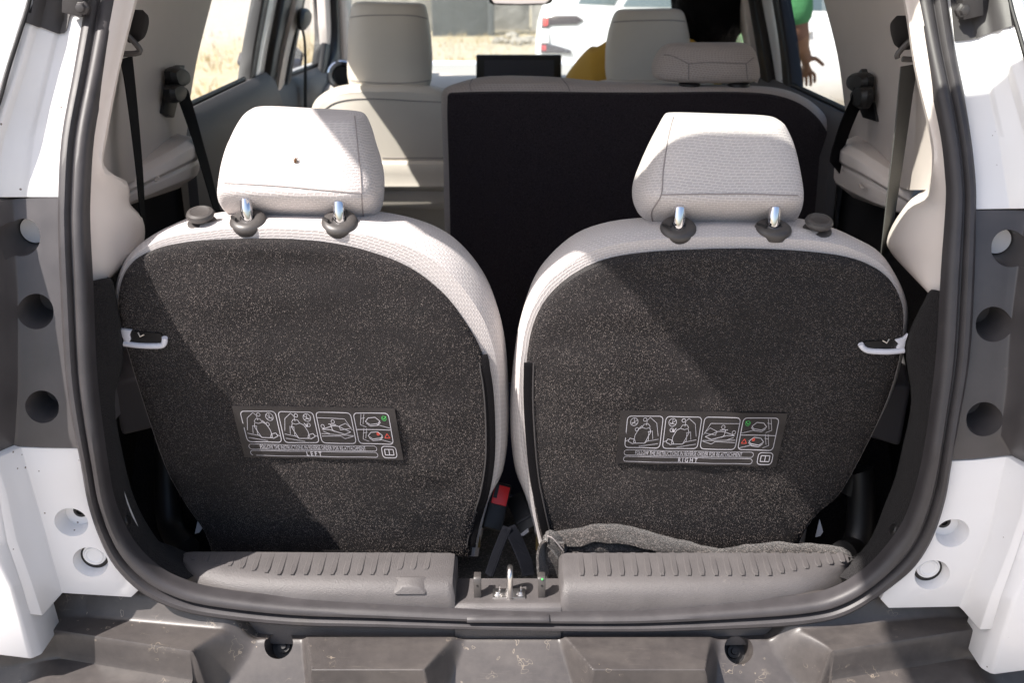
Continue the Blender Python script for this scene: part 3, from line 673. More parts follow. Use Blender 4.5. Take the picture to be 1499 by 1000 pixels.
# --- black carpet on the side walls just inside the seal
sideL = [(130, 412, 160, 408), (131, 425, 168, 422), (136, 520, 181, 520), (143, 610, 168, 590), (152, 675, 183, 680), (161, 728, 197, 730), (176, 771, 217, 770), (197, 806, 240, 800), (228, 836, 268, 812), (262, 856, 300, 826)]
sideR = [(1384, 428, 1366, 425), (1383, 440, 1354, 438), (1376, 520, 1326, 505), (1368, 592, 1334, 585), (1360, 650, 1321, 655), (1352, 692, 1310, 700), (1341, 733, 1296, 736), (1326, 771, 1277, 784), (1305, 802, 1256, 812), (1279, 831, 1236, 826), (1251, 853, 1215, 836)]
for lst in (sideL, sideR):
    rg = []
    for a, b, c, d in lst:
        A = P(a, b, Ys(b) + .012); B = P(c, d, .12); s = -1 if A.x < 0 else 1
        rg.append([A + V(s * .012, 0, 0), A, A.lerp(B, .35) + V(-s * .008, -.002, .003), A.lerp(B, .7) + V(-s * .007, 0, .002), B, B + V(s * .02, .02, 0), B + V(s * .09, .05, 0)])
    rg = [list(x) for x in zip(*[cr(c, 4) for c in zip(*rg)])]
    so2 = obj('side_carpet', *grid(rg), M_carpet2, car)
    cx, cy = ((187, 762) if lst is sideL else (1308, 775)); t = bvh(so2); h, n_ = hit(t, cx, cy, .001)
    if h: obj('carpet_clip', *lathe([(0, .001), (.006, .001), (.008, -.001)], h, n_, 18), M_dark, so2)
# inner side walls, wheel-arch trims, dark
for s in (-1, 1):
    rg = [[V(s * x, y, z) for x, z in ((.70, 1.22), (.71, 1.14), (.71, 1.0), (.70, .85), (.70, .5))] for y in (.12, .5, .95)]
    obj('side_lining', *slab(rg, V(s * .02, 0, 0)), M_carpet2, car)
    rg = []
    for k in range(9):
        a = math.pi * k / 8; rg.append([V(s * .50, .62 - .34 * math.cos(a), .55 + .30 * math.sin(a)), V(s * .64, .62 - .36 * math.cos(a), .55 + .33 * math.sin(a))])
    obj('wheel_arch', *slab(rg, V(0, .0, -.03)), M_carpet2, car)
for pts, off in (([(163, 562), (218, 548), (226, 628), (178, 640)], V(-.06, .2, 0)), ([(1334, 565), (1290, 560), (1265, 640), (1318, 656)], V(.06, .2, 0))):
    obj('storage_bin', *prism([P(x, y, .26) for x, y in pts], off), M_greyblock, car, bevel=.008, seg=3)
# jack straps / vertical ducts in the rear corners
obj('corner_duct', *tube(cr([P(1246, 720, .24), P(1258, 690, .24), P(1260, 760, .22), P(1252, 800, .2), P(1235, 812, .17)], 5), .022, 12), M_dark, car)
obj('corner_duct', *tube(cr([P(245, 640, .3), P(244, 700, .28), P(250, 770, .24), P(275, 806, .19)], 5), .02, 12), M_dark, car)

# --- pillar trims (beige) beside the seal
def interp_rows(rows_, k=4):
    return [list(r) for r in zip(*[cr(c, k) for c in zip(*rows_)])]
def trim(rowsdef, name, mat, off, k=4, par=None, **kw):
    rg = [[P(x, y, Y + dYs(y)) if not isinstance(Y, str) else PX(x, y, float(Y)) for x, y, Y in r] for r in rowsdef]
    rg = interp_rows(rg, k); rg = [cr(r, 2) for r in rg]
    return obj(name, *slab(rg, off), mat, par or car, **kw)
ptL = trim([[(178, -60, .115), (188, -60, .125), (203, -60, .14), (216, -60, .17), (212, -60, .30)],
      [(167, 0, .10), (178, 0, .11), (191, 0, .125), (201, 0, .15), (196, 0, .29)],
      [(148, 100, .08), (158, 100, .09), (168, 100, .105), (176, 100, .13), (170, 100, .27)],
      [(129, 200, .06), (138, 200, .075), (148, 200, .09), (157, 200, .115), (150, 204, .26)],
      [(125, 245, .055), (134, 245, .07), (144, 245, .085), (153, 245, .11), (148, 250, .25)],
      [(124, 272, .05), (134, 272, .07), (150, 272, .10), (184, 272, .17), (186, 268, .24)],
      [(123, 300, .05), (134, 300, .07), (155, 300, .10), (188, 302, .17), (189, 298, .24)],
      [(123, 322, .048), (134, 324, .07), (158, 324, .10), (206, 325, .19), (208, 322, .25)],
      [(125, 352, .046), (136, 355, .07), (158, 358, .10), (206, 358, .18), (209, 352, .25)],
      [(127, 385, .045), (138, 390, .066), (152, 392, .085), (184, 384, .14), (192, 378, .22)],
      [(129, 418, .042), (133, 424, .055), (136, 425, .065), (142, 423, .08), (150, 420, .16)]], 'pillar_trim', M_trim, V(-.006, .014, 0))
ptR = trim([[(1336, -60, .115), (1326, -60, .125), (1312, -60, .14), (1304, -60, .17), (1308, -60, .30)],
      [(1346, 0, .10), (1338, 0, .11), (1330, 0, .125), (1322, 0, .15), (1328, 0, .29)],
      [(1366, 100, .08), (1356, 100, .09), (1346, 100, .105), (1338, 100, .13), (1344, 100, .27)],
      [(1386, 200, .06), (1378, 200, .075), (1370, 200, .09), (1361, 200, .115), (1366, 204, .26)],
      [(1391, 245, .055), (1382, 245, .07), (1372, 245, .085), (1364, 245, .11), (1366, 250, .25)],
      [(1392, 290, .05), (1382, 290, .07), (1370, 291, .10), (1358, 286, .17), (1352, 280, .23)],
      [(1393, 312, .05), (1382, 312, .07), (1362, 313, .10), (1329, 308, .17), (1328, 300, .23)],
      [(1393, 345, .048), (1382, 346, .07), (1358, 350, .10), (1304, 352, .19), (1301, 342, .25)],
      [(1390, 372, .046), (1380, 376, .07), (1358, 382, .10), (1310, 374, .18), (1304, 366, .25)],
      [(1388, 405, .045), (1376, 412, .066), (1360, 414, .085), (1334, 402, .14), (1328, 396, .22)],
      [(1384, 436, .042), (1378, 441, .055), (1374, 441, .065), (1368, 438, .08), (1362, 432, .16)]], 'pillar_trim', M_trim, V(.006, .014, 0))
# --- quarter trims (greige) between pillar trim and rear door window
trim([[(225, -150, .20), (262, -150, '-.60'), (305, -150, '-.635'), (345, -150, '-.655'), (352, -150, '-.68')],
      [(205, -70, .20), (250, -70, '-.60'), (292, -70, '-.635'), (320, -70, '-.655'), (326, -70, '-.68')],
      [(192, 0, .20), (235, 0, '-.60'), (276, 0, '-.635'), (306, 0, '-.655'), (310, 0, '-.68')],
      [(172, 80, .20), (215, 80, '-.60'), (258, 80, '-.635'), (286, 80, '-.655'), (290, 80, '-.68')],
      [(155, 150, .20), (205, 150, '-.60'), (250, 150, '-.635'), (274, 150, '-.655'), (278, 150, '-.68')],
      [(150, 200, .20), (195, 205, '-.60'), (245, 200, '-.64'), (272, 195, '-.66'), (276, 195, '-.68')],
      [(150, 262, .20), (185, 268, '-.595'), (240, 250, '-.64'), (268, 240, '-.66'), (274, 238, '-.68')]], 'quarter_trim', M_trim2, V(-.03, 0, 0), 4)
trim([[(1295, -150, .20), (1258, -150, '.60'), (1212, -150, '.635'), (1172, -150, '.655'), (1165, -150, '.68')],
      [(1315, -70, .20), (1270, -70, '.60'), (1228, -70, '.635'), (1196, -70, '.655'), (1190, -70, '.68')],
      [(1328, 0, .20), (1284, 0, '.60'), (1240, 0, '.635'), (1210, 0, '.655'), (1206, 0, '.68')],
      [(1344, 80, .20), (1302, 80, '.60'), (1258, 80, '.635'), (1230, 80, '.655'), (1226, 80, '.68')],
      [(1360, 150, .20), (1312, 150, '.60'), (1268, 150, '.635'), (1241, 160, '.655'), (1237, 160, '.68')],
      [(1366, 200, .20), (1322, 205, '.60'), (1275, 205, '.64'), (1246, 200, '.66'), (1242, 200, '.68')],
      [(1366, 275, .20), (1332, 278, '.595'), (1280, 262, '.64'), (1252, 250, '.66'), (1246, 246, '.68')]], 'quarter_trim', M_trim2, V(.03, 0, 0), 4)
# shelf ledges on the quarter trims
def shelf(sec_front, sec_mid, sec_rear):
    rg = [[PX(x, y, X) for x, y, X in s] for s in (sec_front, sec_mid, sec_rear)]
    f0 = [p.lerp(sum(rg[0], Vector()) / len(rg[0]), .12) + V(0, .02, 0) for p in rg[0]]
    rg = [f0] + interp_rows(rg, 5)
    obj('trim_shelf', *loft(rg), M_shelf, car, bevel=.005, seg=3, angle=22)
shelf([(252, 190, -.68), (262, 197, -.64), (282, 200, -.605), (293, 208, -.59), (294, 226, -.588), (287, 235, -.60), (290, 240, -.597), (289, 256, -.60), (262, 276, -.66), (240, 262, -.70)],
      [(205, 205, -.68), (222, 220, -.63), (246, 222, -.585), (256, 230, -.572), (256, 246, -.57), (250, 252, -.582), (253, 257, -.578), (250, 272, -.582), (226, 288, -.63), (205, 270, -.68)],
      [(140, 232, -.68), (150, 248, -.66), (166, 264, -.63), (173, 272, -.62), (174, 286, -.618), (170, 290, -.625), (173, 293, -.622), (173, 304, -.626), (163, 309, -.65), (146, 298, -.68)])
shelf([(1262, 194, .68), (1252, 200, .64), (1233, 207, .605), (1222, 216, .59), (1220, 232, .588), (1227, 240, .60), (1224, 244, .597), (1223, 268, .60), (1250, 290, .66), (1275, 272, .70)],
      [(1308, 215, .68), (1294, 226, .63), (1272, 228, .585), (1262, 238, .572), (1262, 254, .57), (1268, 260, .582), (1265, 264, .578), (1268, 292, .582), (1290, 304, .63), (1315, 285, .68)],
      [(1366, 250, .68), (1356, 262, .66), (1342, 274, .63), (1334, 284, .62), (1333, 296, .618), (1337, 301, .625), (1333, 305, .622), (1335, 318, .626), (1345, 321, .65), (1362, 310, .68)])
for cx, cy, X, s in ((228, 262, -.574, 1), (268, 240, -.597, 1), (1262, 272, .574, -1), (1228, 250, .597, -1)):   # moulded clips on the ledge face
    c = PX(cx, cy, X - s * -.012 * 0)
    obj('ledge_clip', *box(c + V(s * .002, 0, 0), (.006, .030, .004), Matrix.Rotation(s * .2, 3, 'Z')), M_trim2, car, bevel=.002)
# recess plates behind the second-row belt guides
for pts, X in (([(228, 165), (240, 100), (262, 95), (258, 120), (246, 172)], -.63), ([(1252, 120), (1270, 100), (1284, 130), (1293, 178), (1272, 172)], .63)):
    obj('belt_slot', *prism([PX(x, y, X) + V(-.012 if X > 0 else .012, 0, 0) for x, y in pts], V(.02 if X > 0 else -.02, 0, 0)), M_dark, car, bevel=.002)

# --- doors, pillars, glass at the sides (planes at about X = 0.7)
def strip(name, mat, left, right, X, th, par=None, **kw):
    """a pillar cover given by its left and right edge in the photo, lying at width X"""
    L = c2(left, 4); Rr = c2(right, 4); sgn = -1 if X < 0 else 1
    rg = [[PX(a[0], a[1], X), PX((a[0] * 2 + b[0]) / 3, (a[1] * 2 + b[1]) / 3, X - sgn * th * .5), PX((a[0] + 2 * b[0]) / 3, (a[1] + 2 * b[1]) / 3, X - sgn * th * .5), PX(b[0], b[1], X)] for a, b in zip(L, Rr)]
    return obj(name, *slab(rg, V(sgn * .03, 0, 0)), mat, par or car, bevel=.002, **kw)
dL = obj('door_trim', *slab([[V(-x, y, z) for x, z in ((.715, 1.235), (.69, 1.24), (.665, 1.215), (.65, 1.15), (.655, 1.0), (.65, .8), (.66, .55))] for y in (.88, 1.1, 1.3, 1.5, 1.7)], V(-.02, 0, 0)), M_door, car)
dR = obj('door_trim', *slab([[V(x, y, z) for x, z in ((.715, 1.235), (.69, 1.24), (.665, 1.215), (.65, 1.15), (.655, 1.0), (.65, .8), (.66, .55))] for y in (.88, 1.1, 1.3, 1.5, 1.7)], V(.02, 0, 0)), M_door, car)
for s in (-1, 1):
    obj('door_trim', *slab([[V(s * x, y, z + dz) for x, z in ((.715, 1.20), (.69, 1.205), (.665, 1.18), (.65, 1.1), (.655, .95), (.65, .8), (.66, .55))] for y, dz in ((1.72, .0), (2.1, -.02), (2.4, -.03), (2.75, -.04))], V(s * .02, 0, 0)), M_door, car)
strip('window_rubber', M_dark, [(392, -60), (383, 0), (369, 80), (360, 150)], [(404, -60), (394, 0), (379, 80), (368, 150)], -.70, .01)
strip('door_frame', M_paint2, [(404, -60), (394, 0), (379, 80), (369, 150)], [(420, -60), (410, 0), (395, 80), (383, 156)], -.70, .004)
strip('window_rubber', M_dark, [(420, -60), (410, 0), (395, 80), (383, 160)], [(440, -60), (431, 0), (413, 80), (402, 165)], -.69, .02)
strip('b_pillar_trim', M_trim, [(438, -60), (430, 0), (414, 70), (402, 140)], [(458, -60), (446, 0), (426, 70), (413, 140)], -.68, .02)
strip('b_pillar_base', M_door, [(402, 139), (399, 190), (398, 260)], [(413, 139), (412, 190), (412, 260)], -.675, .02)
strip('window_rubber', M_dark, [(452, -60), (442, 0), (428, 70), (414, 140)], [(456, -60), (447, 0), (434, 70), (423, 134)], -.685, .02)
strip('window_rubber', M_dark, [(468, -60), (470, 0), (472, 60), (464, 118)], [(474, -60), (476, 0), (478, 60), (476, 125)], -.70, .01)
strip('a_pillar_trim', M_trim, [(473, -60), (476, 0), (478, 40), (480, 70)], [(486, -60), (489, 0), (490, 40), (492, 75)], -.68, .01)
strip('window_rubber', M_dark, [(486, -60), (489, 0), (490, 60), (478, 120)], [(496, -60), (500, 0), (503, 60), (506, 120)], -.66, .02)
strip('a_pillar_trim', M_trim2, [(496, -60), (500, 0), (503, 60), (505, 110)], [(512, -60), (515, 0), (517, 60), (520, 110)], -.64, .02)
obj('mirror_mount', *prism([PX(x, y, -.69) for x, y in ((462, 118), (470, 62), (488, 72), (492, 95), (486, 122))], V(.02, 0, 0)), M_dark, car, bevel=.004)
# right side
strip('b_pillar_trim', M_trim, [(1070, -60), (1075, 0), (1090, 70), (1103, 130)], [(1088, -60), (1093, 0), (1104, 70), (1114, 130)], .68, .02)
strip('window_rubber', M_dark, [(1086, -60), (1092, 0), (1104, 70), (1112, 140)], [(1103, -60), (1111, 0), (1124, 70), (1135, 140)], .69, .02)
strip('door_frame', M_paint2, [(1103, -60), (1111, 0), (1124, 70), (1135, 140)], [(1120, -60), (1130, 0), (1141, 70), (1148, 140)], .70, .004)
strip('window_rubber', M_dark, [(1120, -60), (1130, 0), (1141, 70), (1147, 140)], [(1132, -60), (1142, 0), (1153, 70), (1161, 145)], .70, .01)
strip('window_rubber', M_dark, [(1008, -60), (1012, 0), (1014, 60), (1010, 118)], [(1020, -60), (1024, 0), (1027, 60), (1028, 120)], .70, .01)
# window seals along the sills
for s in (-1, 1):
    obj('window_rubber', *tube([V(s * .705, .95, 1.243), V(s * .705, 1.52, 1.243)], .006, 8), M_dark, car)
    obj('window_rubber', *tube([V(s * .705, 1.72, 1.206), V(s * .705, 2.66, 1.17)], .006, 8), M_dark, car)
    obj('window_glass', [V(s * .715, .92, 1.20), V(s * .715, 1.75, 1.20), V(s * .70, 1.75, 1.72), V(s * .70, .92, 1.72)], [(0, 1, 2, 3)], M_glass, car)
    obj('window_glass', [V(s * .715, 1.76, 1.16), V(s * .715, 2.75, 1.12), V(s * .70, 2.35, 1.70), V(s * .70, 1.76, 1.72)], [(0, 1, 2, 3)], M_glass, car)
    # outer body side below the windows, sill and roof rail
    obj('body_side', *slab([[V(s * .745, y, 1.205 - max(0, y - 1.7) * .035), V(s * .80, y, 1.16 - max(0, y - 1.7) * .03), V(s * .835, y, 1.0), V(s * .84, y, .7), V(s * .81, y, .35)] for y in (.82, 1.4, 1.75, 2.3, 2.8)], V(-s * .02, 0, 0)), M_paint2, car, label=None)
    obj('roof_rail', *slab([[V(s * .715, y, z - .09), V(s * .69, y, z - .03), V(s * .60, y, z)] for y, z in ((.44, 1.79), (.8, 1.80), (1.2, 1.81), (1.9, 1.79), (2.3, 1.72))], V(-s * .01, 0, -.02)), M_paint2, car)
    obj('window_header', *slab([[V(s * .70, y, 1.645), V(s * .685, y, 1.66), V(s * .69, y, 1.78)] for y in (.86, 1.4, 1.9, 2.36)], V(s * .025, 0, .0)), M_trim2, car)  # unseen rail added to cut the sun reaching the front seats
    fw = V(s * .74, 3.02, .30)
    wh = obj('wheel', *lathe([(.20, -.09), (.28, -.09), (.30, -.06), (.30, .06), (.28, .09), (.20, .09)], fw, V(s, 0, 0), 36), M_tyre, car)
    obj('rim', *lathe([(0, .06), (.05, .07), (.06, .05), (.17, .05), (.2, .085), (.2, .0)], fw, V(s, 0, 0), 30), M_alloy, wh)
    rw = V(s * .74, .62, .30)
    wh = obj('wheel', *lathe([(.20, -.09), (.28, -.09), (.30, -.06), (.30, .06), (.28, .09), (.20, .09)], rw, V(s, 0, 0), 36), M_tyre, car)
    obj('rim', *lathe([(0, .06), (.05, .07), (.06, .05), (.17, .05), (.2, .085), (.2, .0)], rw, V(s, 0, 0), 30), M_alloy, wh)
    obj('front_fender', *slab([[V(s * .80, y, z), V(s * .84, y, z - .12), V(s * .84, y, .62)] for y, z in ((2.8, 1.1), (3.2, 1.04), (3.6, .96), (3.75, .85))], V(-s * .02, 0, 0)), M_paint2, car)
    # door mirror
mL = MB(); rg = [[PX(x, y, X) for x, y, X in r] for r in ([(344, 92, -.98), (350, 75, -.97), (366, 68, -.95), (362, 112, -.95)], [(380, 82, -.90), (392, 64, -.90), (430, 62, -.84), (420, 122, -.84)], [(420, 82, -.80), (428, 66, -.80), (446, 78, -.76), (440, 112, -.76)])]
mL.add(loft(rg)); mL.obj('door_mirror', M_greyblock, car, bevel=.008)  # darker grey standing in for shade on the housing
rg = [[PX(x, y, X) for x, y, X in r] for r in ([(1174, 92, .98), (1170, 84, .97), (1160, 76, .95), (1162, 116, .95)], [(1140, 85, .9), (1130, 68, .9), (1105, 66, .84), (1112, 122, .84)])]
mR = MB().add(loft(rg)).obj('door_mirror', M_darkgrey, car, bevel=.006)
obj('mirror_glass', *prism([PX(x, y, .93) + V(0, -.02, 0) for x, y in ((1170, 92), (1158, 80), (1150, 78), (1150, 118), (1160, 116))], V(0, .004, 0)), M_chrome, mR)

# --- roof, headliner, windscreen, dash
roof = [[V(x, y, z - .05 * (x / .62) ** 2) for x in (-.62, -.4, 0, .4, .62)] for y, z in ((.46, 1.845), (.8, 1.85), (1.2, 1.86), (1.9, 1.84), (2.3, 1.78))]
obj('roof', *slab(roof, V(0, 0, -.02)), M_paint2, car)
obj('headliner', *slab([[p + V(0, .02, -.05) for p in r] for r in roof], V(0, 0, -.01)), M_head, car)
obj('windscreen', *slab([[V(x * .62 / .62, 2.3, 1.76), V(x, 2.7, 1.47), V(x * 1.05, 3.0, 1.15)] for x in (-.62, -.3, 0, .3, .62)], V(0, 0, -.004)), M_glass, car)
dash = obj('dashboard', *loft([[V(-.66, y, z), V(-.3, y, z + .01), V(0, y, z + .012), V(.3, y, z + .01), V(.66, y, z), V(.66, y, .6), V(-.66, y, .6)] for y, z in ((2.30, 1.07), (2.36, 1.11), (2.55, 1.128), (2.95, 1.122))]), M_dash, car, bevel=.01)
obj('wiper_cowl', *slab([[V(x, 2.94, 1.132), V(x, 3.06, 1.135), V(x, 3.12, 1.115)] for x in (-.62, 0, .62)], V(0, 0, -.01)), M_handle, car)
obj('bonnet', *slab([[V(x, y, z - .06 * (x / .75) ** 2) for x in (-.78, -.4, 0, .4, .78)] for y, z in ((3.05, 1.10), (3.4, 1.05), (3.75, .95))], V(0, 0, -.02)), M_paint2, car)
obj('front_bumper', *slab([[V(x, 3.76 + .08 * (1 - (x / .8) ** 2), z) for x in (-.82, -.4, 0, .4, .82)] for z in (.95, .6, .3)], V(0, -.03, 0)), M_paint2, car)
sc = MB(); a, b, c_, d = P(697, 80, 2.28), P(822, 80, 2.28), P(822, 122, 2.28), P(697, 122, 2.28)
scr = obj('touchscreen', *prism([a, b, c_, d], V(0, .02, 0)), M_dark, car, bevel=.004)
obj('screen', *prism([P(x, y, 2.276) for x, y in ((709, 87), (811, 87), (811, 120), (709, 120))], V(0, .003, 0)), M_screen, scr)
mv = [[P(x, y, 2.2) + V(0, dy, 0) for x, y in c2([(716, -2), (722, 6), (760, 7), (800, 6), (810, -2), (806, -16), (760, -19), (722, -18)], 3, True)] for dy in (0, .025)]
rm = obj('inner_mirror', *loft(mv), M_dark, car, bevel=.003)
obj('mirror_glass', *prism([P(x, y, 2.197) for x, y in ((719, -2), (724, 4), (760, 5), (798, 4), (806, -2), (803, -13), (760, -16), (724, -15))], V(0, .002, 0)), M_chrome, rm)
obj('air_vent', *lathe([(.0, -.005), (.03, -.004), (.034, .006), (.045, .010), (.05, .004), (.05, -.03)], P(501, 110, 2.26), V(.1, -1, .1), 24), M_chrome, car)
obj('vent_ring', *lathe([(.0, .0), (.028, .0), (.03, -.006)], P(501, 110, 2.25), V(.1, -1, .1), 24), M_dark, car)

# --- open tailgate overhead (above the frame): ring frame, glass and gas struts
TG0, TG1 = V(0, .42, 1.87), V(0, -.72, 2.30)
def tg(x, t, lift=0): return V(x, TG0.y + (TG1.y - TG0.y) * t, TG0.z + (TG1.z - TG0.z) * t + lift)
outer = [(-.58, .0), (-.70, .10), (-.725, .25), (-.725, .48), (-.71, .525), (-.64, .545), (-.53, .555), (-.50, .60), (-.47, .70), (-.475, .80), (-.53, .90), (-.57, 1.0), (-.50, 1.06), (0, 1.08), (.40, 1.06), (.52, 1.0), (.55, .85), (.55, .65), (.60, .56), (.72, .52), (.725, .25), (.70, .10), (.58, .0), (0, -.02)]  # unseen edge, shaped so its shadow falls where wanted
inner = [(-.30, .335), (-.36, .345), (-.385, .43), (-.385, .445), (-.37, .458), (-.34, .46), (-.30, .46), (-.25, .461), (-.2, .462), (-.15, .462), (-.1, .463), (-.05, .463), (0, .463), (.05, .463), (.1, .463), (.2, .462), (.3, .461), (.38, .46), (.45, .458), (.48, .445), (.48, .43), (.46, .345), (.40, .335), (0, .33)]  # glass opening kept to a slot to shape the sun inside
gate = obj('tailgate', *loft([[tg(*p, .0) for p in inner], [tg(*p, .0) for p in outer], [tg(p[0] * 1.01, p[1], .05) for p in outer], [tg(p[0], p[1], .05) for p in inner], [tg(*p, .0) for p in inner]], True, False, False), M_paint2, car, bevel=.004)
obj('tailgate_glass', [tg(p[0] * 1.02, p[1], .03) for p in inner], [tuple(range(len(inner)))], M_glass2, gate)
for s in (-1, 1):
    obj('gas_strut', *tube([V(s * .635, .33, 1.50), V(s * .61, .24, 1.74), V(s * .60, .17, 1.955)], [.011, .011, .005], 10), M_dark, car)

# ------------------------------------------------------------------ third-row seats
def seat_Y(py):
    q = max(0, min(1.1, (800 - py) / 450)); return .190 - .105 * q + .035 * q ** 3      # the backs recline towards the boot
def build_seat(carp, sil, side):
    """side = -1 left, +1 right"""
    pv = V(side * .30, .24, .58)
    lab = ('grey cloth seat back with black carpet panel and instruction label reading LEFT' if side < 0 else
           'grey cloth seat back with black carpet panel and instruction label reading RIGHT')
    seat = thing('rear_seat', pv, lab, 'car seat', 'removable third row seats')
    C = c2(carp, 4); S = c2(sil, 4)
    r0 = [P(x, y, seat_Y(y)) for x, y in C]
    r0b = [P(x, y, seat_Y(y) + .006) for x, y in C]
    mix = lambda t, dy: [P(a[0] + (b[0] - a[0]) * t, a[1] + (b[1] - a[1]) * t, seat_Y(a[1]) + dy) for a, b in zip(C, S)]
    rA, rB, rC = mix(.45, .006), mix(.8, .024), mix(1.0, .062)
    cen = sum(rC, Vector()) / len(rC)
    rD = [p.lerp(V(cen.x, p.y, cen.z), .02) + V(0, .05, 0) for p in rC]; rE = [p.lerp(V(cen.x, p.y, cen.z), .10) + V(0, .085, 0) for p in rC]; rF = [p.lerp(V(cen.x, p.y, cen.z), .4) + V(0, .095, 0) for p in rC]
    in0 = [p.lerp(V(0, 0, 0) + sum(r0, Vector()) / len(r0), .06) + V(0, .006, 0) for p in r0]
    rr_ = [in0, r0b, rA, rB, rC, rD, rE, rF]
    v, f = loft(rr_)
    back = obj('backrest', v, f, M_cloth, seat); weave_uv(back, rr_)
    # carpeted back panel
    cc = sum(r0, Vector()) / len(r0); rings_ = []
    for k, t in enumerate((0, .012, .03, .06, .095, .135, .18, .23, .285, .345, .41, .48, .555, .635, .72, .81, .91)):
        rg_ = []
        for p in r0:
            q = p.lerp(V(cc.x, cc.y, cc.z), t)
            bulge = .004 + .006 * sst(0, .05, t) + .010 * sst(0, .5, t)
            wr = noise.noise(V(q.x * 7, q.z * 4, side)) * .006 + noise.noise(V(q.x * 4 + q.z * 9, q.z * 15 - q.x * 5, side * 3)) * .0045 + noise.noise(V(q.x * 9 - q.z * 6, q.z * 30 + q.x * 14, side * 5)) * .0014
            base = p.y + (cc.y - p.y) * t
            rg_.append(V(q.x, base - (bulge if k else -.004) + wr * sst(.02, .2, t), q.z))
        rings_.append(rg_)
    v, f = loft(rings_, True, False, False); fan_cap(v, f, (len(rings_) - 1) * len(r0), len(r0))
    carpet = obj('carpet_panel', v, f, M_carpet, seat)
    # loose fibres standing off the carpet
    me = carpet.data; o3 = origin(seat); rnd = random.Random(5 + side); tris = []; acc = []; tot = 0
    me.calc_loop_triangles()
    for lt in me.loop_triangles: tot += lt.area; acc.append(tot); tris.append(lt.vertices)
    v, f = [], []; import bisect
    for _ in range(80000):
        k = min(bisect.bisect(acc, rnd.random() * tot), len(tris) - 1); a, b, c = (me.vertices[q].co + o3 for q in tris[k])
        r1, r2 = math.sqrt(rnd.random()), rnd.random(); p = a * (1 - r1) + b * r1 * (1 - r2) + c * r1 * r2
        dens = .36 + .75 * noise.noise(V(p.x * 6, p.z * 7, side * 2)) + .5 * noise.noise(V(p.x * 22, p.z * 25, 1))
        if rnd.random() > dens + .35: continue
        th = rnd.random() * 6.283; d = V(math.cos(th), -.25 - .3 * rnd.random(), math.sin(th)).normalized(); ln = .0005 + .0011 * rnd.random() ** 2; wd = .00007 + .00008 * rnd.random()
        s_ = d.cross(V(0, -1, 0)).normalized() * wd; p = p + V(0, -.0004, 0); n0 = len(v)
        v += [p - s_, p + s_, p + d * ln + s_, p + d * ln - s_]; f.append((n0, n0 + 1, n0 + 2, n0 + 3))
    obj('carpet_fibre', v, f, M_fibre, seat, smooth=False, kind='stuff')
    return seat, back, carpet
cL = [(312, 815), (300, 780), (270, 735), (243, 685), (215, 605), (190, 525), (176, 470), (172, 438), (178, 408), (190, 388), (208, 374), (245, 360), (310, 352), (400, 350), (480, 356), (540, 369), (600, 393), (648, 430), (678, 468), (700, 505), (714, 545), (722, 600), (724, 660), (717, 715), (697, 762), (690, 815)]
sL = [(318, 815), (306, 780), (276, 735), (249, 685), (220, 605), (192, 525), (173, 470), (168, 434), (174, 400), (190, 371), (222, 345), (262, 327), (330, 317), (400, 314), (485, 315), (560, 320), (622, 335), (666, 359), (702, 398), (726, 443), (739, 497), (744, 560), (744, 632), (736, 690), (715, 735), (700, 815)]
cR = [(800, 815), (786, 765), (777, 700), (771, 640), (769, 580), (771, 528), (780, 478), (800, 438), (835, 405), (882, 382), (940, 371), (1020, 366), (1100, 365), (1180, 369), (1240, 377), (1278, 391), (1304, 411), (1320, 440), (1324, 470), (1317, 525), (1299, 585), (1265, 659), (1228, 724), (1194, 754), (1172, 790), (1165, 815)]
sR = [(790, 815), (772, 735), (755, 690), (748, 640), (747, 585), (752, 525), (761, 470), (777, 422), (802, 386), (843, 352), (895, 334), (960, 327), (1030, 324), (1110, 325), (1185, 329), (1235, 342), (1281, 364), (1306, 394), (1325, 434), (1329, 468), (1321, 525), (1302, 586), (1261, 656), (1223, 720), (1189, 751), (1160, 815)]
seatL, backL, carpL = build_seat(cL, sL, -1); seatR, backR, carpR = build_seat(cR, sR, 1)

def headrest(seat, levels, mat, shift=0.0, e=5.2, n=48):
    """levels: (pxL, pyL, pxR, pyR, Yrear, depth)"""
    LV = [[Vector((a, b, 0)), Vector((c, d, 0)), Vector((y + shift, dep, 0))] for a, b, c, d, y, dep in levels]
    L = cr([q[0] for q in LV], 4); Rr = cr([q[1] for q in LV], 4); D = cr([q[2] for q in LV], 4); rings_ = []
    for a, b, d in zip(L, Rr, D):
        ym = d.x + d.y * .42; A = P(a.x, a.y, ym); B = P(b.x, b.y, ym); xc = (A.x + B.x) / 2; hw = (B.x - A.x) / 2; rg_ = []
        for j in range(n):
            th = 2 * math.pi * j / n; cx = math.copysign(abs(math.cos(th)) ** (2 / e), math.cos(th)); cy = math.copysign(abs(math.sin(th)) ** (2 / e), math.sin(th))
            x = xc + hw * cx * (1 - .04 * (cy < 0) * abs(cy)); y = d.x + d.y / 2 + d.y / 2 * cy - .006 * (1 - cx * cx) * (cy < 0)
            wob = noise.noise(V(x * 16, A.z * 22, y * 12)) * .0022 + noise.noise(V(x * 45, A.z * 60, y * 30)) * .0008; y += wob; x += wob * .5
            rg_.append(V(x, y, A.z + (B.z - A.z) * (cx + 1) / 2))
        rings_.append(rg_)
    v, f = loft(rings_, True, False, False)
    m_ = len(rings_); fan_cap(v, f, 0, n); fan_cap(v, f, (m_ - 1) * n, n)
    o = obj('headrest', v, f, mat, seat); weave_uv(o, rings_); return o
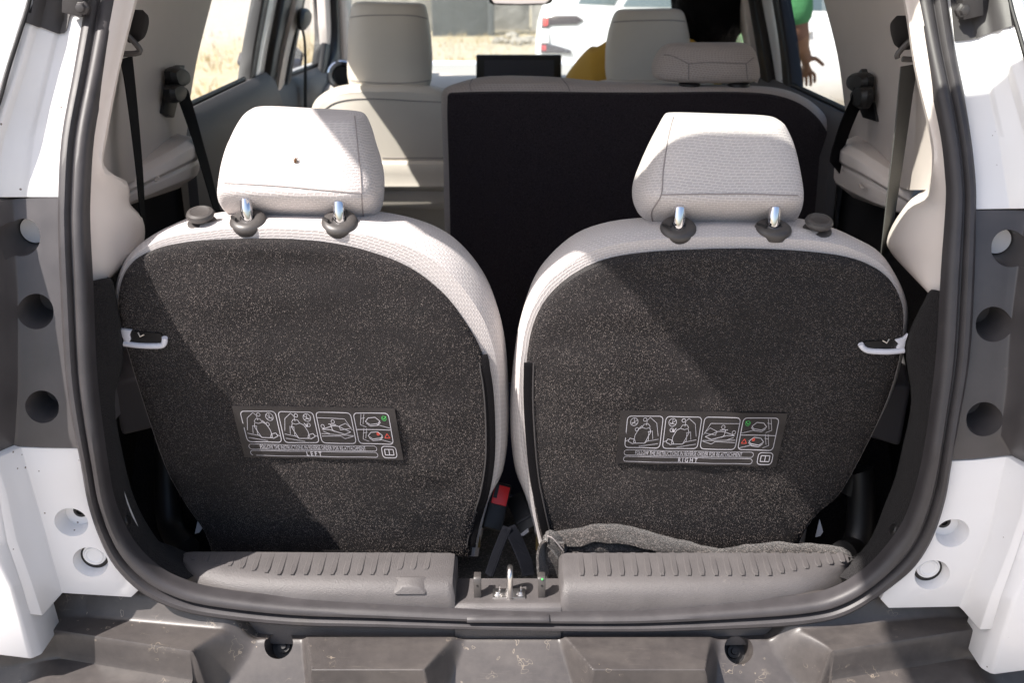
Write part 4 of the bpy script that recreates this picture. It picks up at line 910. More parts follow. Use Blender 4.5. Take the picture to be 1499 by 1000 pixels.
hrL = headrest(seatL, [(385, 161, 508, 167, .255, .04), (366, 162, 522, 170, .232, .09), (358, 166, 530, 175, .222, .11), (346, 185, 538, 192, .210, .125), (335, 212, 546, 219, .195, .135), (328, 238, 553, 245, .181, .14), (324, 262, 557, 272, .168, .145), (322, 279, 558, 289, .180, .135), (326, 296, 557, 305, .203, .11), (334, 306, 553, 314, .218, .09), (352, 310, 538, 318, .235, .05)], M_cloth, -.022)
hrR = headrest(seatR, [(996, 170, 1132, 175, .255, .04), (983, 171, 1143, 177, .232, .09), (977, 176, 1148, 182, .222, .11), (966, 198, 1157, 202, .210, .125), (954, 223, 1163, 225, .195, .135), (943, 248, 1168, 250, .181, .14), (934, 272, 1171, 274, .168, .145), (930, 290, 1171, 291, .180, .135), (932, 307, 1168, 307, .203, .11), (940, 318, 1162, 318, .218, .09), (960, 323, 1148, 323, .235, .05)], M_cloth, -.022)
def on_surface(o, pts, k=5, lift=.0004):
    t = bvh(o); out = []
    for x, y in c2(pts, k):
        h, n_ = hit(t, x, y, lift)
        if h: out.append(h)
    return out
for hr, seams in ((hrL, [[(329, 268), (400, 272), (470, 278), (529, 283)], [(519, 170), (522, 200), (527, 250), (529, 283), (532, 318)]]),
                  (hrR, [[(968, 285), (1030, 284), (1100, 284), (1168, 286)], [(986, 172), (978, 205), (971, 250), (968, 285), (954, 310), (957, 328)]])):
    for sm in seams: obj('seam', *tube(on_surface(hr, sm), .0009, 6), M_seam, hr)

def guides(seat, back, hr, spots):
    t = bvh(back)
    for (gx, gy, px, py, ptop) in spots:
        h, n_ = hit(t, gx, gy - 3)
        ax = (V(0, -.42, .905) + n_ * .8).normalized()
        h = h - ax * .0004
        g = obj('post_guide', *lathe([(.0, .003), (.0088, .003), (.0098, .0056), (.014, .0064), (.019, .0054), (.0228, .0028), (.0242, .0000), (.0242, -.0030), (.0230, -.009)], h, ax, 32), M_guide, seat)
        p0 = h + ax * .002
        up_ = P(px, ptop, p0.y + .006)
        obj('post', *tube([p0 - V(0, -.003, .02), p0.lerp(up_, .5), up_, up_ + (up_ - p0) * .5 + V(0, .020, 0)], .0080, 16), M_chrome, hr)
        # release notch
        obj('guide_slot', *box(h + ax * .0062 + V(-.0165, -.004, .0), (.003, .016, .003), Matrix.Rotation(R(35), 3, 'Z')), M_dark, g)
guides(seatL, backL, hrL, [(363, 326, 360, 326, 296), (497, 328, 496, 328, 300)])
guides(seatR, backR, hrR, [(993, 337, 995, 330, 308), (1132, 337, 1134, 330, 308)])
for seat, back, kx, ky in ((seatL, backL, 296, 326), (seatR, backR, 1196, 337)):
    h, n_ = hit(bvh(back), kx, ky); ax = V(0, -.30, .95).normalized()
    kb = obj('release_knob', *lathe([(0, .0165), (.010, .0168), (.013, .018), (.017, .0165), (.0185, .013), (.017, .009), (.010, .007), (.008, .002), (.008, -.01)], h, ax, 28), M_guide, seat)
    obj('knob_base', *lathe([(0, .0025), (.015, .0025), (.019, .001), (.0195, -.004)], h, ax, 28), M_guide, kb)
# latch handles at the outer edges
def latch(seat, carpet, win, bar, platepts):
    t = bvh(carpet)
    def sp_(x, y, l): h, n_ = hit(t, x, y, l); return h if h else P(x, y, seat_Y(y) - .012 - l * .3)
    q = [sp_(x, y, .0012) for x, y in win]
    rc = obj('latch_recess', *prism([p + V(0, -.002, 0) for p in q], V(0, .004, 0)), M_dark, seat)
    obj('latch_handle', *tube(cr([sp_(x, y, .004) for x, y in bar], 4), .0040, 10), M_handle, seat)
    obj('latch_plate', *prism([sp_(x, y, .006) for x, y in platepts], V(0, .006, 0)), M_handle, seat, bevel=.001)
    a, b = sp_(*win[0], .004), sp_(*win[2], .004)
    obj('latch_spring', *tube([a.lerp(b, .35) + V(0, -.002, .004), a.lerp(b, .4) + V(0, -.003, -.001), a.lerp(b, .5) + V(0, -.002, .003)], .0011, 6), M_zinc, rc)
latch(seatL, carpL, [(186, 483), (236, 487), (243, 497), (238, 506), (184, 504)], [(182, 503), (210, 504), (236, 504), (242, 500), (243, 492)], [(179, 479), (195, 481), (192, 488), (194, 494), (191, 502), (182, 502)])
latch(seatR, carpR, [(1318, 496), (1268, 499), (1258, 502), (1264, 513), (1318, 515)], [(1323, 513), (1300, 513), (1272, 512), (1262, 508), (1258, 502)], [(1330, 489), (1318, 493), (1309, 496), (1313, 502), (1309, 508), (1324, 512), (1326, 500)])
for seat, cp_, pts in ((seatL, carpL, [(704, 520), (712, 560), (716, 610), (716, 670), (708, 722), (694, 765), (688, 800)]), (seatR, carpR, [(776, 530), (775, 580), (778, 640), (784, 700), (796, 760), (806, 800)])):
    path = on_surface(cp_, pts, 5, .002)
    zp = obj('zip_band', *ribbon(path, V(1, 0, 0), .015, .0022), M_web, seat, bevel=.0008)
    off = V(-.006, -.0016, 0) if seat is seatL else V(.006, -.0016, 0)
    obj('zip_teeth', *tube([p + off for p in path], .0013, 6), M_darkgrey, zp)
# hinge brackets low down in the middle
for seat, x, y in ((seatL, 700, 778), (seatR, 787, 782)):
    c = P(x, y, .215); obj('hinge_plate', *box(c, (.006, .012, .055)), M_brass, seat, bevel=.001)
for seat, x, y in ((seatL, 291, 770), (seatR, 1200, 775)):
    obj('care_tag', *prism([P(x + a, y + b, .19) for a, b in ((-6, 12), (0, -14), (5, 4), (1, 10))], V(0, .002, 0)), M_tag, seat)

# instruction labels: cloth patch with printed pictograms and lettering
def text_mesh(s, size=1.0, bold=.0):
    cu = bpy.data.curves.new('t', 'FONT'); cu.body = s; cu.size = size; cu.align_x = 'CENTER'; cu.offset = bold; cu.resolution_u = 2
    o = bpy.data.objects.new('t', cu); col.objects.link(o); bpy.context.view_layer.update()
    me = bpy.data.meshes.new_from_object(o.evaluated_get(bpy.context.evaluated_depsgraph_get()))
    vs = [tuple(v.co) for v in me.vertices]; fs = [tuple(p.vertices) for p in me.polygons]
    bpy.data.objects.remove(o); bpy.data.curves.remove(cu); bpy.data.meshes.remove(me); return vs, fs
def make_label(seat, carpet, quad, word, mirror):
    t = bvh(carpet)
    cs = [hit(t, x, y, .0)[0] for x, y in quad]; lift = .0035
    def uv(u, v, l=0.0):
        # bilinear patch that follows the carpet's swell
        px = (quad[0][0] * (1 - u) + quad[1][0] * u) * (1 - v) + (quad[3][0] * (1 - u) + quad[2][0] * u) * v
        py = (quad[0][1] * (1 - u) + quad[1][1] * u) * (1 - v) + (quad[3][1] * (1 - u) + quad[2][1] * u) * v
        h, n_ = hit(t, px, py)
        return h + V(0, -lift - l - .0006 * math.sin(u * 19 + v * 3), .0)
    rows_ = [[uv(i / 24, j / 8) for i in range(25)] for j in range(9)]
    lb = obj('instruction_label', *slab(rows_, V(0, .0025, 0)), M_label, seat)
    ink, gre, red = MB(), MB(), MB()
    def mu(u):       # each pictogram of the right seat is the mirror image of the left one's, the frames stay
        if not mirror: return u
        x0 = .045 + .232 * max(0, min(3, round((u - .1525) / .232)))
        return 2 * x0 + .215 - u
    AS = 3.25      # label width / height
    def stroke(pts, wd=.012, mb=ink, closed=False, m=True):
        if closed: pts = list(pts) + [pts[0]]
        for (a, b), (c, d) in zip(pts, pts[1:]):
            seg = max(1, int(abs(c - a) * 14)); 
            for s_ in range(seg):
                a1, b1, c1, d1 = a + (c - a) * s_ / seg, b + (d - b) * s_ / seg, a + (c - a) * (s_ + 1) / seg, b + (d - b) * (s_ + 1) / seg
                dx, dy = (c1 - a1) * AS, d1 - b1; ln = math.hypot(dx, dy) or 1; wd_ = wd * .78; nx_, ny_ = -dy / ln * wd_ / 2, dx / ln * wd_ / 2
                f_ = mu if m else (lambda u: u)
                mb.add(([uv(f_(a1 + nx_ / AS), b1 + ny_, .0006), uv(f_(c1 + nx_ / AS), d1 + ny_, .0006), uv(f_(c1 - nx_ / AS), d1 - ny_, .0006), uv(f_(a1 - nx_ / AS), b1 - ny_, .0006)], [(0, 1, 2, 3)]))
    def rrect(x0, y0, x1, y1, r=.05, wd=.014, m=True, mb=ink):
        pts = []
        for cx, cy, a0 in ((x1 - r / AS, y0 + r, -90), (x1 - r / AS, y1 - r, 0), (x0 + r / AS, y1 - r, 90), (x0 + r / AS, y0 + r, 180)):
            for k in range(4): a = R(a0 + 30 * k); pts.append((cx + math.cos(a) * r / AS, cy + math.sin(a) * r))
        stroke(pts, wd, mb, True, m)
    def circ(cx, cy, r, wd=.012, mb=ink, n=12): stroke([(cx + math.cos(2 * math.pi * k / n) * r / AS, cy + math.sin(2 * math.pi * k / n) * r) for k in range(n)], wd, mb, True)
    def poly(x0, y0, w_, h_, pts, wd=.011, mb=ink, closed=False): stroke([(x0 + a * w_, y0 + b * h_) for a, b in pts], wd, mb, closed)
    PW, PH, PY = .215, .60, .09; X = [.045 + k * .232 for k in range(4)]
    for x0 in X: rrect(x0, PY, x0 + PW, PY + PH, .07, .018, False)
    for k in (0, 1):      # person by the seat
        x0 = X[k]; q = lambda pts, **kw: poly(x0, PY, PW, PH, pts, **kw)
        circ(x0 + PW * .80, PY + PH * .18, .075, .012); q([(.72, .12), (.86, .25)]); q([(.80, .08), (.80, .22)]); q([(.72, .24), (.88, .20)])
        q([(.36, .04), (.16, .22), (.08, .62)]); q([(.36, .04), (.44, .14), (.44, .30)])
        circ(x0 + PW * .50, PY + PH * .11, .034, .012); circ(x0 + PW * (.70 if k == 0 else .80), PY + PH * .42, .034, .012)
        q([(.34, .32), (.40, .24), (.52, .26), (.56, .36), (.44, .40), (.34, .36)], closed=True)
        q([(.56, .36), (.66, .42), (.74, .62), (.76, .84)], wd=.014); q([(.34, .38), (.30, .50), (.44, .86), (.76, .86)], wd=.014)
        q([(.26, .46), (.22, .72)]); q([(.36, .52), (.34, .76), (.44, .86)]); q([(.28, .48), (.38, .50)], wd=.016)
        q([(.74, .74), (.88, .70), (.92, .80), (.78, .88), (.70, .84)], closed=True, wd=.014)
        q([(.06, .72), (.40, .80)]); q([(.06, .86), (.60, .96)]); q([(.88, .74), (.99, .80)])
        if k: q([(.68, .36), (.76, .48)], wd=.02); q([(.76, .48), (.70, .46)], wd=.016); q([(.76, .48), (.78, .40)], wd=.016)
        else: q([(.56, .30), (.64, .38)], wd=.016)
    x0 = X[2]; q = lambda pts, **kw: poly(x0, PY, PW, PH, pts, **kw)
    q([(.0, .18), (.80, .20), (.96, .56)]); q([(.68, .40), (.80, .34), (.94, .50), (.62, .56), (.60, .44)], closed=True)
    q([(.08, .56), (.40, .44), (.56, .44), (.90, .62), (.72, .70), (.30, .56)], closed=True, wd=.014); q([(.30, .38), (.52, .40)], wd=.016); q([(.36, .38), (.38, .56), (.44, .62)], wd=.016)
    q([(.04, .70), (.96, .74)]); q([(.04, .78), (.60, .76), (.70, .84), (.96, .76)]); q([(.10, .62), (.28, .70)])
    circ(x0 + PW * .44, PY + PH * .30, .034); circ(x0 + PW * .12, PY + PH * .46, .034)
    x0 = X[3]; q = lambda pts, **kw: poly(x0, PY, PW, PH, pts, **kw)
    q([(.0, .54), (1.0, .54)], wd=.016)
    for dy in (0, .47):
        q([(.22, .03 + dy), (.14, .38 + dy), (.30, .46 + dy)]); q([(.30, .03 + dy), (.22, .36 + dy)]); q([(.18, .18 + dy), (.30, .16 + dy)]); q([(.62, .38 + dy), (.98, .48 + dy)])
        q([(.30, .28 + dy), (.40, .16 + dy), (.60, .14 + dy), (.72, .26 + dy), (.66, .34 + dy), (.42, .38 + dy)], closed=True, wd=.016)
        q([(.32, .34 + dy), (.42, .43 + dy), (.64, .40 + dy), (.73, .30 + dy)], wd=.014)
    circ(x0 + PW * .85, PY + PH * .17, .045, .012, gre); q([(.80, .15), (.85, .20), (.92, .10)], mb=gre, wd=.018)
    q([(.86, .66), (.93, .80), (.78, .80)], mb=red, closed=True, wd=.016); circ(x0 + PW * .60, PY + PH * .68, .022, .03, red, 8)
    rrect(.045, .735, .845, .835, .05, .010, False); rrect(.045, .86, .845, .955, .05, .010, False); rrect(.875, .735, .965, .955, .06, .016, False)
    stroke([(.893, .79), (.947, .79), (.947, .90), (.893, .90)], .018, closed=True, m=False); stroke([(.92, .79), (.92, .90)], .018, m=False)
    for s_, cy, hh, w_, b_ in (('FOLLOW THE INSTRUCTIONS IN REVERSE ORDER FOR RE-ATTACHMENT', .785, .074, .66, .0), (' '.join(word),   .907, .082, .095 + .012 * (len(word) - 4) * 2, .012)):
        vs, fs = text_mesh(s_, 1.0, b_)
        x0_, x1_ = min(a[0] for a in vs), max(a[0] for a in vs); y0_, y1_ = min(a[1] for a in vs), max(a[1] for a in vs)
        ucen = .445
        ink.add(([uv(ucen + ((a[0] - x0_) / (x1_ - x0_) - .5) * w_, cy - ((a[1] - y0_) / (y1_ - y0_) - .5) * hh, .0006) for a in vs], fs))
    ink.obj('label_print', M_ink, lb, smooth=False); gre.obj('green_tick', M_green_ink, lb, smooth=False); red.obj('red_warning', M_red_ink, lb, smooth=False)
make_label(seatL, carpL, [(340, 593), (578, 597), (591, 672), (359, 668)], 'LEFT', False)
make_label(seatR, carpR, [(908, 600), (1152, 604), (1135, 682), (901, 677)], 'RIGHT', True)
# seat cushions, hidden low in front of the backs
for seat, s in ((seatL, -1), (seatR, 1)):
    obj('cushion', *box(V(s * .28, .52, .66), (.46, .46, .16)), M_cloth, seat, bevel=.04, seg=4)

# insect on the left headrest
h, n_ = hit(bvh(hrL), 433, 235, .0015)
bug = thing('insect', h, 'tiny brown insect sitting on the sunlit left headrest', 'insect')
mb = MB()
mb.add(lathe([(0, .004), (.0012, .003), (.0018, 0), (.0014, -.003), (0, -.0045)], h + V(0, -.0008, 0), V(.3, -.2, 1), 10))
mb.obj('body', plain('insect_brown', (.12, .05, .015), .5), bug)
lg = MB()
for k in range(3):
    for s in (-1, 1): lg.add(tube([h + V(0, -.0005, .002 - k * .002), h + V(s * .002, -.001, .0025 - k * .002), h + V(s * .0035, .0012, .003 - k * .0025)], .0003, 5))
lg.obj('legs', M_dark, bug)
obj('wing', *loft([[h + V(.0002, -.0022, .002), h + V(.0018, -.0022, -.003), h + V(.003, -.0012, -.004)], [h + V(.0002, -.0026, .002), h + V(.0018, -.0026, -.003), h + V(.003, -.0016, -.004)]]), plain('insect_wing', (.3, .2, .1), .4), bug)

# ------------------------------------------------------------------ second-row bench, folded-out wide part
bench = thing('bench_seat', V(.28, 1.05, .55), 'wide second row seat back with plain black carpet and greige cloth edge', 'car seat')
YB = .95
cB = [(660, 620), (660, 420), (659, 330), (657, 240), (655, 180), (655, 150), (657, 137), (672, 135), (720, 134), (800, 134), (880, 135), (960, 135), (1040, 134), (1100, 135), (1140, 140), (1170, 151), (1193, 168), (1209, 190), (1217, 215), (1220, 260), (1222, 330), (1222, 420), (1222, 620)]
sB = [(652, 620), (652, 420), (651, 330), (649, 240), (647, 180), (646, 150), (649, 131), (670, 121), (716, 111), (800, 112), (880, 119), (960, 122), (1040, 124), (1104, 125), (1146, 130), (1177, 142), (1201, 160), (1217, 184), (1223, 212), (1225, 260), (1226, 330), (1226, 420), (1226, 620)]
C = c2(cB, 3); S = c2(sB, 3)
r0 = [P(x, y, YB) for x, y in C]; mixb = lambda t, dy: [P(a[0] + (b[0] - a[0]) * t, a[1] + (b[1] - a[1]) * t, YB + dy) for a, b in zip(C, S)]
rC = mixb(1, .08); cen = sum(rC, Vector()) / len(rC)
rr_ = ([[p + V(0, .02, 0) for p in r0], mixb(.02, .002), mixb(.5, .012), mixb(.85, .04), rC, [p.lerp(V(cen.x, p.y, cen.z), .04) + V(0, .06, 0) for p in rC], [p.lerp(V(cen.x, p.y, cen.z), .3) + V(0, .09, 0) for p in rC]])
weave_uv(obj('backrest', *loft(rr_), M_cloth2, bench), rr_)
v, f = loft([[p + V(0, .004, 0) for p in r0], [p + V(0, -.002, 0) for p in r0], [p.lerp(V(cen.x, YB, cen.z), .02) + V(0, -.006, 0) for p in r0], [p.lerp(V(cen.x, YB, cen.z), .3) + V(0, -.012, 0) for p in r0]], True, False, False); fan_cap(v, f, 3 * len(r0), len(r0))
obj('carpet_panel', v, f, M_carpet3, bench)
hrB = headrest(bench, [(1000, 62, 1085, 62, 1.03, .02), (980, 64, 1096, 65, 1.005, .06), (968, 72, 1104, 73, .99, .10), (959, 88, 1110, 90, .975, .12), (956, 104, 1112, 105, .97, .12), (962, 115, 1110, 115, .975, .10), (985, 119, 1100, 119, .99, .06)], M_cloth2, 0, 3.6)
for sm in ([(1008, 93), (1040, 91), (1092, 93)], [(1008, 93), (1008, 116)], [(1092, 93), (1094, 116)], [(1008, 93), (985, 82), (972, 80)], [(1092, 93), (1103, 84)]): obj('seam', *tube(on_surface(hrB, sm), .0011, 6), M_seam, hrB)
for px in (1009, 1081):
    obj('post_guide', *lathe([(.0, .010), (.016, .010), (.022, .006), (.024, -.004), (.024, -.02)], P(px, 125, YB + .045), V(0, -.1, 1), 24), M_dark, bench)
for sm in ([(690, 133), (688, 124), (692, 116)], [(834, 133), (830, 124), (822, 115)]):
    pts = [P(x, y, YB + .012 + .004 * k) for k, (x, y) in enumerate(sm)]
    obj('seam', *tube(on_surface(bench.children[0], sm), .0011, 6), M_seam, bench)
obj('cushion', *box(V(.3, 1.3, .72), (.85, .5, .2)), M_cloth2, bench, bevel=.04, seg=4)

# ------------------------------------------------------------------ front seats
def front_seat(x0, label):
    root = thing('front_seat', V(x0, 1.95, .55), label, 'car seat', 'pale front seats with tall headrests')
    return root
def back_shell(root, sil, Y, name='backrest'):
    S = c2(sil, 4); r = [P(x, y, Y) for x, y in S]; c0 = sum(r, Vector()) / len(r)
    rg = [[p.lerp(V(c0.x, Y, c0.z), .12) + V(0, -.035, 0) for p in r], [p.lerp(V(c0.x, Y, c0.z), .05) + V(0, -.028, 0) for p in r], [p.lerp(V(c0.x, Y, c0.z), .01) + V(0, -.012, 0) for p in r], r, [p + V(0, .05, 0) for p in r], [p.lerp(V(c0.x, Y, c0.z), .06) + V(0, .09, 0) for p in r]]
    v, f = loft(rg); return obj(name, v, f, M_leather, root)
fsL = front_seat(-.42, 'pale leatherette front seat on the left, its back and headrest half in sun')
bkL = back_shell(fsL, [(474, 306), (462, 250), (455, 190), (456, 160), (466, 142), (486, 131), (512, 126), (560, 125), (610, 126), (650, 134), (672, 160), (680, 200), (684, 260), (680, 306)], 1.72)
hfL = headrest(fsL, [(530, 2, 612, 4, 1.80, .04), (517, 5, 622, 8, 1.775, .09), (512, 22, 626, 25, 1.76, .12), (509, 60, 631, 62, 1.75, .13), (508, 95, 632, 96, 1.745, .13), (509, 115, 631, 117, 1.745, .12), (514, 127, 626, 130, 1.755, .10), (530, 132, 612, 134, 1.78, .06)], M_leather, 0, 4)
for sm in ([(512, 25), (540, 22), (600, 22), (626, 27)], [(510, 117), (550, 121), (600, 121), (631, 117)]): obj('seam', *tube(on_surface(hfL, sm), .0014, 6), M_seam, hfL)
for sm in ([(470, 165), (490, 150), (530, 144), (600, 147), (660, 150)], [(560, 231), (600, 231), (672, 231)]): obj('seam', *tube(on_surface(bkL, sm), .0014, 6), M_seam, bkL)
for px in (538, 612): obj('post_guide', *lathe([(0, .012), (.022, .012), (.026, 0), (.026, -.02)], P(px, 133, 1.76), V(0, 0, 1), 20), M_dark, fsL)
t = bvh(bkL)
pk = []
for y, d in ((236, .004), (240, .014), (255, .018), (268, .016), (273, .020), (277, .012), (279, .004)):
    pk.append([P(x, y, 1.685 - d) for x in (478, 520, 560, 600, 640, 668)])
obj('map_pocket', *slab(pk, V(0, .03, 0)), M_leather, fsL, bevel=.002)
obj('cushion', *box(V(-.42, 2.16, .76), (.5, .5, .16)), M_leather, fsL, bevel=.04, seg=4)
fsR = front_seat(.40, 'pale leatherette front seat on the right, in front of the driver')
fsR['label'] = 'pale leatherette front seat on the right, with the driver leaning out past its headrest'
bkR = back_shell(fsR, [(850, 330), (845, 250), (840, 190), (842, 150), (852, 130), (880, 121), (912, 118), (960, 118), (1010, 118), (1050, 126), (1070, 150), (1074, 200), (1074, 260), (1072, 330)], 1.72)
hfR = headrest(fsR, [(918, 13, 985, 12, 1.80, .04), (905, 15, 998, 15, 1.775, .09), (897, 28, 1004, 28, 1.76, .12), (889, 60, 1010, 58, 1.75, .13), (887, 90, 1012, 90, 1.745, .13), (888, 112, 1012, 112, 1.745, .12), (894, 126, 1006, 126, 1.755, .10), (915, 132, 990, 132, 1.78, .06)], M_leather, 0, 4)
obj('seam', *tube(on_surface(hfR, [(898, 32), (925, 30), (980, 29), (1003, 31)]), .0014, 6), M_seam, hfR)
obj('cushion', *box(V(.40, 2.1, .72), (.5, .5, .18)), M_leather, fsR, bevel=.04, seg=4)

# ------------------------------------------------------------------ seat belts
def belt(label, path, side, wd, mat, extra=None, group='seat belts on the side trims'):
    root = thing('seat_belt', path[0], label, 'seat belt', group)
    obj('webbing', *ribbon(cr(path, 5), side, wd, .0016), mat, root)
    if extra: extra(root)
    return root
def anchor(covers, ring_c, ringdir=1):
    def go(root):
        for pts, Y in covers:
            r_ = [p for p in cr([PX(x, y, Y) if abs(Y) > .45 else P(x, y, Y) for x, y in pts], 3, True)]; s = -1 if r_[0].x < 0 else 1
            c0 = sum(r_, Vector()) / len(r_)
            obj('anchor_cover', *loft([r_, [p + V(-s * .012, -.004, 0) for p in r_], [p.lerp(c0, .25) + V(-s * .02, -.008, 0) for p in r_]]), M_dark, root)
        if ring_c: obj('belt_ring', *tube(cr([ring_c + V(a, b, c) for a, b, c in ((-.018, -.004, 0), (-.012, -.006, .016), (.0, -.008, .026), (.012, -.006, .016), (.018, -.004, 0))], 4, True), .004, 8), M_guide, root)
    return go
def seen(path, fr):
    """band directions: the belt is turned so that only the fraction fr of its width faces the boot"""
    out = []
    for i, p in enumerate(path):
        f_ = fr[0] + (fr[1] - fr[0]) * i / (len(path) - 1); d = (p - CAM).normalized(); pr = d.cross(V(0, 0, 1)).normalized()
        out.append(d * math.sqrt(1 - f_ * f_) + pr * f_)
    return out
def belt2(label, path, fr, wd, mat, extra): 
    path = cr(path, 5); root = thing('seat_belt', path[0], label, 'seat belt', 'seat belts on the side trims')
    obj('webbing', *ribbon(path, seen(path, fr), wd, .0016), mat, root); extra(root); return root
belt2('thin black belt hanging from the left pillar beside the left seal', [P(185, 84, .33), P(190, 120, .33), P(197, 180, .32), P(204, 250, .31), P(209, 320, .30), P(214, 380, .31)], (.40, .10), .040, M_web, anchor([([(196, 14), (201, 18), (202, 32), (197, 52), (190, 62), (186, 56), (190, 30)], .33)], P(187, 76, .325)))
belt2('worn greyish belt hanging from the right pillar beside the right seal', [P(1331, 95, .33), P(1325, 140, .33), P(1318, 200, .32), P(1306, 290, .31), P(1297, 360, .30), P(1294, 400, .31)], (.55, .22), .040, M_webgrey, anchor([([(1325, 22), (1319, 30), (1320, 48), (1326, 68), (1332, 72), (1334, 60), (1330, 34)], .33)], P(1331, 84, .325)))
belt2('black belt running down from the anchor beside the left rear window', [PX(258, 125, -.615), PX(268, 140, -.60), PX(280, 175, -.59), PX(292, 215, -.58), PX(305, 262, -.56), PX(318, 310, -.54)], (.55, .22), .045, M_web, anchor([([(240, 104), (252, 97), (266, 104), (268, 120), (258, 126), (246, 124)], -.61), ([(240, 126), (254, 122), (263, 130), (258, 146), (246, 150), (240, 140)], -.605)], None))
belt2('black belt running down from the anchor beside the right rear window', [PX(1264, 130, .615), PX(1256, 145, .60), PX(1246, 165, .59), PX(1236, 190, .585), PX(1228, 215, .58), PX(1222, 245, .57)], (.5, .4), .045, M_web, anchor([([(1280, 112), (1268, 105), (1252, 110), (1250, 126), (1260, 134), (1276, 130)], .61), ([(1278, 128), (1266, 126), (1256, 136), (1260, 154), (1272, 158), (1278, 146)], .605)], None))
belt('narrow dark belt hanging at the left front door window', [PX(442, 40, -.66), PX(446, 60, -.655), PX(447, 100, -.65), PX(447, 150, -.64), PX(448, 180, -.63)], V(0, 1, 0), .03, M_web, anchor([([(436, 16), (442, 11), (450, 18), (448, 34), (440, 44), (434, 36)], -.66)], None))

# buckles and grab straps between the two third-row seats
def px_frame(px, py, Y): return P(px, py, Y)
bk1 = thing('belt_buckle', P(733, 770, .17), 'black belt buckle with bright red press button beside the left seat', 'buckle')
rotb = Matrix.Rotation(R(16), 3, 'Y') @ Matrix.Rotation(R(-38), 3, 'X')
c = P(727, 742, .245)
obj('housing', *box(c, (.032, .024, .076), rotb), M_dark, bk1, bevel=.004)
obj('press_button', *loft([[c + rotb @ V(x, -.0115 - d, z) for x, z in ((-.012, .002), (.013, .002), (.013, .033), (-.012, .033))] for d in (-.002, .002, .003)]), M_red, bk1, bevel=.001)
obj('button_slot', *box(c + rotb @ V(-.008, -.0150, .022), (.006, .002, .022), rotb), M_dark, bk1)
bk2 = thing('belt_buckle', P(765, 775, .17), 'plain black belt buckle lying beside the right seat', 'buckle')
rot2 = Matrix.Rotation(R(-35), 3, 'Y') @ Matrix.Rotation(R(-50), 3, 'X'); c = P(766, 752, .25)
obj('housing', *box(c, (.032, .022, .065), rot2), M_dark, bk2, bevel=.004)
obj('buckle_lip', *box(c + rot2 @ V(.0, -.012, -.014), (.026, .004, .004), rot2), M_darkgrey, bk2, bevel=.001)
obj('care_tag', *prism([P(x, y, .215) for x, y in ((760, 784), (773, 774), (774, 779), (766, 785))], V(0, .001, 0)), M_tag, bk2)
def strap(label, pts, side, wd):
    root = thing('grab_strap', pts[-1], label, 'strap', 'folded black straps between the seats')
    path = cr(pts, 6); w_ = obj('webbing', *ribbon(path, side, wd, .002), M_grip, root)
    L = len(path); rb = MB()
    for i in range(1, L - 1):
        for tt in (0, .5):
            p = path[i].lerp(path[i + 1], tt); d = (path[i + 1] - path[i - 1]).normalized(); s = Vector(side); s = (s - d * s.dot(d)).normalized(); n_ = d.cross(s).normalized()
            if n_.y > 0: n_ = -n_
            rb.add(tube([p - s * wd * .42 + n_ * .0012, p + s * wd * .42 + n_ * .0012 + d * .002], .0009, 5))
    rb.obj('weave_ridges', M_grip, root, kind='stuff')
    return root
strap('ribbed black strap folded down to the right behind the latch striker', [P(745, 772, .13), P(753, 786, .118), P(762, 806, .105), P(770, 826, .09), P(774, 842, .082)], V(1, .5, .1), .020)
strap('ribbed black strap folded down to the left behind the latch striker', [P(743, 772, .13), P(736, 788, .12), P(728, 808, .108), P(721, 828, .094), P(716, 842, .086)], V(.5, -1, .0), .020)
navy = thing('under_seat_bag', P(745, 640, .42), 'dark navy cloth showing in the gap between the two seats', 'cloth')
obj('cloth', *loft([[P(x, y, .44) for x, y in ((728, 560), (764, 560), (772, 728), (722, 728))], [P(x, y, .50) for x, y in ((728, 560), (764, 560), (772, 728), (722, 728))]]), M_navy, navy, bevel=.006)
obj('hem', *tube([P(722, 724, .436), P(772, 727, .436)], .003, 8), M_navy, navy)

# ------------------------------------------------------------------ folded felt mat lying on the right sill plate
mat_root = thing('boot_mat', P(1000, 810, .11), 'charcoal felt mat folded over behind the right sill plate', 'mat')
topl = c2([(795, 792), (808, 785), (850, 777), (895, 772), (935, 778), (975, 790), (1020, 801), (1060, 808), (1095, 803), (1140, 799), (1190, 801), (1232, 806), (1246, 812)], 5)
rg = []
for i, (x, y) in enumerate(topl):
    u = i / (len(topl) - 1); w1 = noise.noise(V(u * 7, 0, 0)); w2 = noise.noise(V(u * 9, 3, 1))
    w3 = noise.noise(V(u * 22, 1, 4)); T = P(x, y, .118 + .012 * w1 + .004 * w3) + V(0, 0, .004 * w3)
    fold = sst(.05, .3, u) * (1 - sst(.32, .5, u))
    bulge = .016 * fold
    pr = [T + V(0, .02, -.05), T + V(0, .008, -.004), T, T + V(0, -.010 - .004 * w3, -.004 + .002 * w2), T + V(0, -.016 - bulge * .5 + .006 * w3, -.012), T + V(0, -.008 + .014 * fold + .009 * w2, -.021), T + V(0, -.016 - .009 * w1 - .006 * w3, -.028), T + V(0, -.010, -.040), T + V(0, -.006, -.06)]
    rg.append(cr(pr, 3))
felt = obj('felt_sheet', *slab(rg, V(0, .006, -.002)), M_mat, mat_root)
